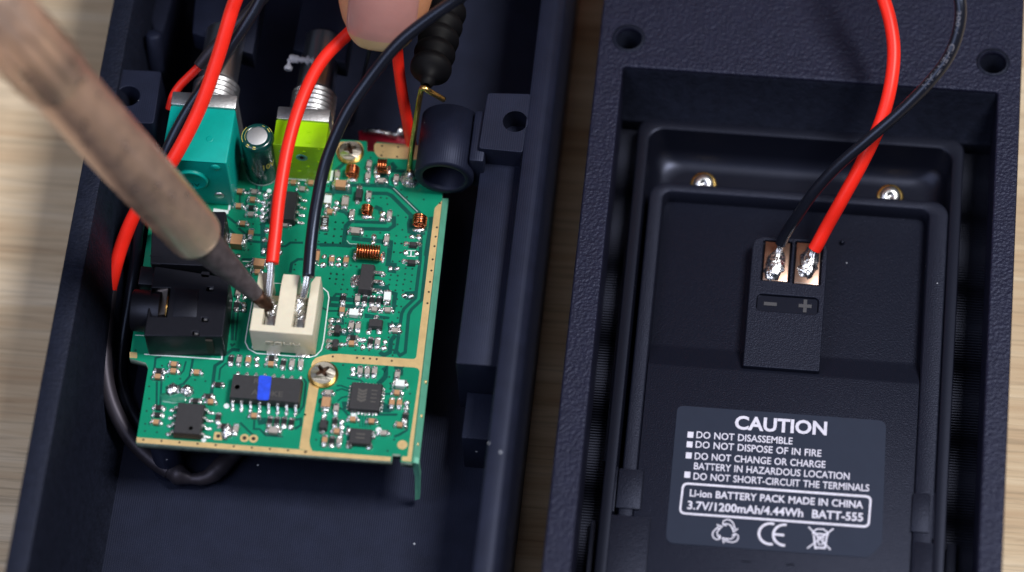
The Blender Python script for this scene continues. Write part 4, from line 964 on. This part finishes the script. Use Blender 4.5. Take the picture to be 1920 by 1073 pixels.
for x, y in ((1220, 455), (1210, 525)): q = Z('9', x, y, zt2); g = MB(); g.box((q.x, q.y, zt2), (.7, .45, .12)); g.build('mould_pip', LIME, pl_)
q = Z('9', 1008, 553, zt2 - 1.5); g = MB(); g.lathe([(.75, -.5), (.75, .3), (.5, .45), (0, .5)], (q.x + .3, q.y, zt2 - 1.5), (-.7, -.5, .5), 20); g.build('rivet', TIN, pl_)

# ---- electrolytic capacitor
q = at(482, 256, ZB + 9.6); h = 9.6; R_ = 2.42
cc = Vector((q.x, q.y, ZB + .1))
g = MB(); g.lathe([(0, .0), (R_ - .1, 0), (R_ - .05, .25), (R_, .5), (R_, h - .7), (R_ - .08, h - .35), (R_ - .3, h - .05), (R_ - .6, h + .02), (R_ - .88, h + .02), (R_ - .93, h - .1), (0, h - .1)], cc, (0, 0, 1), 48); ec = g.build('electrolytic_capacitor', SLEEVE, pcb)
g = MB(); g.lathe([(R_ - .9, 0), (R_ - .92, .1), (R_ - 1.0, .13), (0, .13)], (cc.x, cc.y, cc.z + h - .1), (0, 0, 1), 40); g.build('vent_top', ALU, ec)
g = MB(); g.lathe([(R_ + .02, 0), (R_ + .06, .12), (R_ + .02, .25)], (cc.x, cc.y, cc.z + .0), (0, 0, 1), 40); g.build('base_rim', SILK, ec)
def capmark(txt, a0, z, hgt, wid, rr=R_ + .02):
    t = text_mesh(txt, wid, hgt, 0, YPRINT, .03)
    for v in t.vertices:
        a = a0 + v.co.x / MM / rr; zz = z + v.co.y / MM
        v.co = Vector((cc.x + rr * math.cos(a), cc.y + rr * math.sin(a), cc.z + zz)) * MM
    link('printing', t, ec)
capmark('10V', math.radians(-72), 4.2, 1.25, 2.0)
for a0, da, rr0, rr1 in ((140, 70, R_ - .70, R_ - .18), (25, 22, R_ - .6, R_ - .2), (60, 14, R_ - .6, R_ - .25), (-100, 12, R_ - .55, R_ - .2), (-130, 12, R_ - .55, R_ - .2)):
    g = MB(); vs = []
    for k in range(7):
        a = math.radians(a0 + da * k / 6)
        for r, zz in ((rr0, h + .035), (rr1, h - .16 + .04)): vs.append((cc.x + r * math.cos(a), cc.y + r * math.sin(a), cc.z + zz))
    g.add(vs, [(2 * k, 2 * k + 1, 2 * k + 3, 2 * k + 2) for k in range(6)]); g.build('printing', YPRINT, ec)

# ------------------------------------------------------------------ antenna
an = thing('antenna', 'corrugated black antenna with a bent brass lead soldered to the board', 'antenna', tuple(at(770, 338, ZB)))
lead = spline([at(769, 336, ZB + .3), at(768, 318, ZB + 1.5), at(772, 280, ZB + 6), at(781, 220, ZB + 13), at(789, 174, 33), at(794, 165, 34), at(806, 172, 33.5), at(832, 187, 31)], 6)
g = MB(); g.tube(lead, .42, 12); g.build('brass_lead', BRASS, an)
q = at(770, 336, ZB); g = MB(); g.lathe([(1.55, .02), (1.5, .2), (1.1, .45), (.75, 1.0), (.5, 1.7), (0, 1.8)], (q.x, q.y, ZB + .035), (0, 0, 1), 24); g.build('solder_joint', SOLD, an)
q = at(800, 158, 33); prof = [(.5, -.3), (.9, 0), (1.1, .7), (1.0, 1.2), (1.8, 1.9)]
hh = 2.2
for k in range(5): prof += [(2.1, hh), (2.9, hh + .5), (3.0, hh + 1.1), (2.9, hh + 1.7), (2.1, hh + 2.3)]; hh += 2.9
prof += [(2.2, hh), (2.2, hh + 18), (0, hh + 18)]
g = MB(); g.lathe(prof, q, (.06, .92, -.2), 36); g.build('corrugated_sleeve', RUBBER, an)

# ------------------------------------------------------------------ wires
def wire(name, label, pts, r, m, strip=None, sleeve=None, n=10, cat='wire', group=None):
    P = spline([at(*p) for p in pts], n)
    t = thing(name, label, cat, P[-1], group)
    g = MB(); g.tube(P, r, 18); g.build('insulation', m, t)
    if strip:
        Q = spline([at(*p) for p in strip], 5)
        b = MB(); random.seed(int(pts[0][0] + 999))
        dirv = (Q[-1] - Q[0]).normalized(); u = dirv.orthogonal().normalized(); w_ = dirv.cross(u)
        for k in range(7):
            a = 2 * math.pi * k / 6; off = (u * math.cos(a) + w_ * math.sin(a)) * r * .36 if k < 6 else Vector((0, 0, 0))
            b.tube([p + off for p in Q], r * .22, 8)
        b.build('tinned_strands', STRAND, t)
    return t, P
wire('red_wire', 'red wire between the fingertip and the white connector', [(760, 2, 38), (700, 24, 36), (648, 68, 35), (601, 118, 33.5), (566, 188, 31.5), (541, 270, 29.5), (525, 360, 27.5), (516, 440, 25.8), (510, 494, 24.6)], .93, RED,
     [(509, 488, 24.7), (507, 520, 23.6), (503, 560, 22.0)])
wire('black_wire', 'black wire passing over the fingertip down to the white connector', [(1040, -90, 60), (960, -58, 55), (900, -28, 50), (858, -2, 47), (800, 38, 44), (745, 84, 41), (690, 152, 37), (648, 216, 34), (612, 300, 30), (594, 380, 27.5), (584, 450, 25.7), (578, 520, 24.3)], .87, BWIRE,
     [(577, 514, 24.4), (574, 535, 23.6), (568, 560, 22.3)])
t, P = wire('red_wire', 'red wire running beside the teal potentiometer into black heat shrink by the case wall', [(520, -760, 1.4), (515, -640, 3), (500, -450, 26), (478, -220, 44), (455, -50, 44), (432, 28, 41), (406, 115, 37), (372, 208, 33), (324, 300, 29), (284, 352, 25), (250, 408, 21), (225, 470, 17), (203, 552, 13)], 1.02, RED)
g = MB(); Q = spline([at(*p) for p in ((205, 546, 13.2), (199, 600, 12.4), (196, 680, 11), (208, 750, 9.4), (240, 815, 7.6), (280, 858, 6.4), (318, 884, 5.9))], 10); g.tube(Q, 1.14, 18); g.build('heat_shrink', SHRINK, t)
Q2 = spline([at(*p) for p in ((312, 880, 5.9), (336, 890, 5.9), (362, 898, 5.8), (392, 893, 5.9), (424, 866, 6.2), (452, 838, 6.6), (480, 800, 7))], 6)
random.seed(5); g = MB(); g.tube(Q2, [1.08 + .5 * math.exp(-((i - 6) / 2.2) ** 2) - .25 * math.exp(-((i - 12) / 3) ** 2) + .3 * math.exp(-((i - 22) / 3) ** 2) + random.uniform(-.05, .05) for i in range(len(Q2))], 14); g.build('shrink_end', SHRINK, t)
wire('black_wire', 'black wire lying along the red wire and looping under the board', [(640, -720, 1.2), (630, -600, 3), (600, -420, 26), (555, -210, 42), (508, -50, 42), (478, 18, 40), (432, 88, 37), (398, 140, 35), (352, 208, 32), (318, 272, 29), (290, 340, 25), (262, 410, 20.5), (254, 490, 14), (243, 560, 10.5), (230, 640, 7.5), (226, 710, 6.2), (246, 770, 5.6), (278, 812, 5.4), (330, 840, 5.4), (400, 838, 5.4)], .85, BWIRE)
t, P = wire('thin_red_wire', 'thin red wire leaving a black sleeve behind the teal potentiometer', [(318, 205, 24), (325, 180, 25.5), (338, 160, 26.5), (358, 140, 27.5), (382, 116, 28.5)], .62, RED)
g = MB(); Q = spline([at(*p) for p in ((373, 126, 28.2), (395, 98, 29.4), (430, 62, 31), (470, 20, 33), (520, -40, 36), (600, -180, 38), (690, -380, 24), (740, -560, 3), (755, -680, 1.3))], 8); g.tube(Q, .95, 16); g.build('black_sleeve', SHRINK, t)
wire('red_wire', 'red wire dropping behind the brass antenna lead', [(736, 40, 36), (744, 86, 33), (748, 130, 30), (755, 180, 26), (764, 230, 21), (772, 275, 15), (776, 300, 11), (780, 330, 8)], .82, RED)
wire('thin_black_wire', 'thin black wire hanging behind the fingertip', [(700, 40, 30), (693, 92, 26), (684, 135, 21), (676, 165, 16), (668, 200, 10), (660, 230, 5)], .32, BWIRE)
t, P = wire('black_wire', 'black lettered wire soldered to the minus terminal of the battery', [(1600, -760, 1.2), (1625, -620, 2.5), (1670, -440, 18), (1725, -220, 38), (1772, -70, 45), (1797, -10, 44), (1800, 40, 42), (1782, 100, 39), (1745, 152, 36), (1690, 208, 32.5), (1630, 260, 29), (1570, 312, 25), (1525, 362, 21), (1492, 410, 16.5), (1472, 440, 13.2), (1464, 458, 11.6)], .82, BWIRE,
     [(1466, 452, 12), (1461, 470, 10.8), (1455, 490, 10.3)])
# lettering on that wire
me = text_mesh('CHENTIAN', 7.4, .8, 0, WIREINK, .01)
cum = [0.0]
for a, b_ in zip(P, P[1:]): cum.append(cum[-1] + (b_ - a).length)
def wrap_text(me, P, cum, s0, r, side):
    for v in me.vertices:
        s = s0 + v.co.x / MM; h_ = v.co.y / MM - .36
        i = max(k for k in range(len(cum) - 1) if cum[k] <= s); f = (s - cum[i]) / (cum[i + 1] - cum[i]); p = P[i].lerp(P[i + 1], f); d_ = (P[i + 1] - P[i]).normalized()
        view = (CAM - p).normalized(); n_ = (view - d_ * view.dot(d_)).normalized(); w_ = d_.cross(n_)
        a = side - h_ / r; v.co = (p + (n_ * math.cos(a) + w_ * math.sin(a)) * (r + .012)) * MM
i0 = min(range(len(P)), key=lambda i: (P[i] - at(1783, 82, 39.5)).length)
wrap_text(me, P, cum, cum[i0], .82, .25); link('lettering', me, t)
me = text_mesh('300V', 3.2, .66, 0, WIREINK, .0); i1 = min(range(len(P)), key=lambda i: (P[i] - at(1800, 20, 42.5)).length); wrap_text(me, P, cum, cum[i1], .82, .25); link('lettering', me, t)
t, P = wire('red_wire', 'red wire soldered to the plus terminal of the battery', [(1470, -700, 1.4), (1490, -580, 3), (1535, -400, 20), (1590, -200, 32), (1630, -70, 33), (1652, -15, 32), (1669, 40, 31), (1676, 100, 29.5), (1668, 170, 27.5), (1648, 238, 25), (1615, 308, 22), (1578, 376, 18), (1550, 426, 14.2), (1534, 456, 12.2), (1527, 468, 11.4)], .98, RED,
     [(1528, 464, 11.6), (1524, 478, 10.8), (1520, 496, 10.3)])

# small red part and solder tags behind the board
bb = thing('speaker_tag', 'small dark red tag board with silver solder tabs behind the green board', 'tag board', tuple(at(722, 262, 8)))
g = MB(); g.prism(pxs([(672, 245), (760, 252), (764, 300), (676, 292)], 12), 10.5, 12); g.build('tag_plate', REDPCB, bb, bevel=.1)
g = MB(); g.tube([at(682, 246, 12.6), at(712, 247, 13), at(745, 256, 12.6)], .38, 10); g.build('solder_tab', SOLD, bb)
q = at(752, 252, 12); g = MB(); random.seed(9); g.blob((q.x, q.y, 12), .8, 1.2, 1.6, 0, 10, 4, .2); g.build('solder_tab', SOLD, bb)
# glue on the lime potentiometer's shaft
g = MB(); random.seed(12); g.tube(spline([at(540, 132, 24), at(545, 112, 24.5), at(562, 112, 25), at(590, 114, 25)], 6), [.5 + random.uniform(-.25, .35) for _ in range(19)], 8); o = g.build('glue_residue', GLUE, pl_)

# ------------------------------------------------------------------ soldering iron
tip = at(508, 580, zc - 1.2)
e0 = at(368, 443, ZB + 19); e1 = at(213, 270, ZB + 42)
axd = (e1 - e0).normalized()
ir = thing('soldering_iron', 'soldering iron with heat stained barrel, its tip on the white connector', 'soldering iron', tuple(tip))
L0 = 0
g = MB(); g.lathe([(2.9, -.6), (3.5, -.35), (3.75, .1), (3.85, 1.0), (4.0, 8), (4.2, 20), (4.3, 40), (4.3, 43)], e0, axd, 56); g.build('barrel', IRON, ir)
c0 = e0 + axd * 41
g = MB(); g.lathe([(4.2, 0), (4.55, .1), (4.7, .4), (4.7, 30), (0, 30)], c0, axd, 56); col = g.build('collar', IRON, ir)
u_ = axd.orthogonal().normalized(); w_ = axd.cross(u_)
for k in range(14):
    a = 2 * math.pi * k / 14; dv = u_ * math.cos(a) + w_ * math.sin(a)
    g = MB(); g.tube([c0 + axd * 2 + dv * 4.6, c0 + axd * 26 + dv * 4.6], .28, 8); g.build('flute', IRON, col)
g = MB(); g.lathe([(6.2, 0), (7, 1), (8.5, 20), (9.5, 60), (10, 110), (8, 118), (0, 119)], c0 + axd * 30, axd, 40); g.build('handle', BLK, ir)
pts = [e0 + axd * 1.0, e0 - axd * .1]
ttl = (tip - e0).length
def lp(f, bend=0): return e0.lerp(tip, f)
rs = [2.75, 2.7, 2.35, 1.9, 1.45, 1.12, .95]; fr = [-.05, .02, .2, .42, .62, .78, .86]
g = MB(); g.tube([lp(f) for f in fr], rs, 36); g.build('tip', TIP, ir)
g = MB(); g.tube([lp(f) for f in (.80, .86, .92, .97, 1.0)], [1.13, 1.0, .95, .8, .45], 28); g.build('tip_end', BURN_AND_SHADE, ir)
solder('molten_solder', (tip.x + .25, tip.y + .35, tip.z - 1.5), .9, 1.5, 1.75, ir, 77, .14)

# ------------------------------------------------------------------ hand
def hand():
    b = MB()
    zt_ = 33.0
    tipc = at(718, 20, zt_ + 6)
    ax_ = Vector((.10, .42, .90)).normalized()      # from the fingertip up the finger
    side = Vector((1, .03, -.1)); side = (side - ax_ * side.dot(ax_)).normalized(); dor = side.cross(ax_)
    if dor.y > 0: dor = -dor
    def ell(c, rx, ry, n=28): return [c + side * rx * math.cos(2 * math.pi * k / n) + dor * ry * math.sin(2 * math.pi * k / n) for k in range(n)]
    prof = [(-5.4, .6, .5), (-5.1, 2.2, 1.9), (-4.4, 3.7, 3.1), (-3.2, 4.9, 4.1), (-1.5, 5.8, 4.8), (1, 6.5, 5.4), (4, 7.0, 5.9), (8, 7.2, 6.3), (14, 7.0, 6.6), (20, 7.2, 7.0), (26, 7.6, 7.4), (34, 7.4, 7.4), (44, 8.2, 8.2), (56, 9.4, 9.2)]
    rings = [ell(tipc + ax_ * t, rx, ry) for t, rx, ry in prof]
    n = 28; vs = [p for r in rings for p in r]
    b.add(vs, [(i * n + k, i * n + (k + 1) % n, (i + 1) * n + (k + 1) % n, (i + 1) * n + k) for i in range(len(rings) - 1) for k in range(n)] + [list(range(n)), list(range((len(rings) - 1) * n, len(rings) * n))], 0, True)
    # thumb behind, and the other fingers curled, palm above (beyond the picture's upper edge)
    ftip = tipc
    def limb(pts, rs): b.tube(spline(pts, 6), [rs[min(int(i / 6), len(rs) - 2)] + (rs[min(int(i / 6) + 1, len(rs) - 1)] - rs[min(int(i / 6), len(rs) - 2)]) * ((i % 6) / 6) for i in range((len(pts) - 1) * 6 + 1)], 20)
    kn = tipc + ax_ * 54
    limb([ftip + Vector((4, 15, 3)), ftip + Vector((8, 20, 14)), ftip + Vector((16, 32, 36)), ftip + Vector((30, 58, 52)), ftip + Vector((36, 84, 66))], [5.5, 8.2, 9.5, 12, 14])
    limb([kn - ax_ * 4, kn + Vector((6, 22, 14)), kn + Vector((16, 52, 20)), kn + Vector((26, 84, 20)), kn + Vector((34, 120, 18))], [9, 14, 18, 19, 18])
    for k, dx_ in enumerate((17, 34, 50)):
        base = kn + Vector((dx_, 14 + 6 * k, 2 - 3 * k))
        limb([base + Vector((8, 40, 14)), base + Vector((2, 14, 8)), base + Vector((-1, -4, -14)), base + Vector((-3, 8, -34)), base + Vector((-2, 24, -34))], [13, 10.5, 9, 8, 6.5])
    limb([kn + Vector((10, 38, 16)), kn + Vector((34, 50, 12)), kn + Vector((58, 62, 4))], [16, 16, 13])
    me = b.mesh('hand', SKIN); o = link('hand', me)
    md = o.modifiers.new('union', 'REMESH'); md.mode = 'VOXEL'; md.voxel_size = .75 * MM; md.use_smooth_shade = True
    sm_ = o.modifiers.new('smooth', 'SMOOTH'); sm_.iterations = 8; sm_.factor = .5
    # nail
    nb = MB(); rows = []
    for i in range(13):
        t = -4.6 + i * (13.6 / 12); f = i / 12
        # finger radii along
        for j in range(len(prof) - 1):
            if prof[j][0] <= t <= prof[j + 1][0]:
                g_ = (t - prof[j][0]) / (prof[j + 1][0] - prof[j][0]); rx = prof[j][1] + g_ * (prof[j + 1][1] - prof[j][1]); ry = prof[j][2] + g_ * (prof[j + 1][2] - prof[j][2])
        hw = 5.0 * min(1, math.sqrt(max(0.02, 1 - max(0, (-1.2 - t) / 4.3) ** 2))) * (1 if f < .8 else math.sqrt(max(.05, 1 - ((f - .8) / .24) ** 2)))
        row = []
        for k in range(15):
            a = (k / 14 - .5) * 2; x = a * hw; ry_ = max(ry, 4.3 - .0) if t < -1.5 else ry
            up = (ry_ + .12) * math.sqrt(max(0.0, 1 - (x / (max(rx, 5.6) * 1.12)) ** 2)) - .55 * abs(a) ** 6 - (.5 * ((f - .85) / .15) if f > .85 else 0)
            if t < -3: up -= (-3 - t) * .45
            row.append(tipc + ax_ * t + side * x + dor * (up + .02))
        rows.append(row)
    vs = [p for r in rows for p in r]
    for i in range(12):
        nb.add([], [], 0)
    nb.add(vs, [], 0)
    for i in range(12):
        for k in range(14):
            edge = i < 2
            nb.f.append([i * 15 + k, i * 15 + k + 1, (i + 1) * 15 + k + 1, (i + 1) * 15 + k]); nb.m.append(1 if edge else 0); nb.sm.append(True)
    no = nb.build('fingernail', [NAIL, NAILTIP], o)
    so = no.modifiers.new('thick', 'SOLIDIFY'); so.thickness = .45 * MM; so.offset = -.5
    no.modifiers.new('sub', 'SUBSURF').render_levels = 1
    tag(o, 'bare hand reaching in with one fingernail showing, holding the red wire', 'hand')
hand()
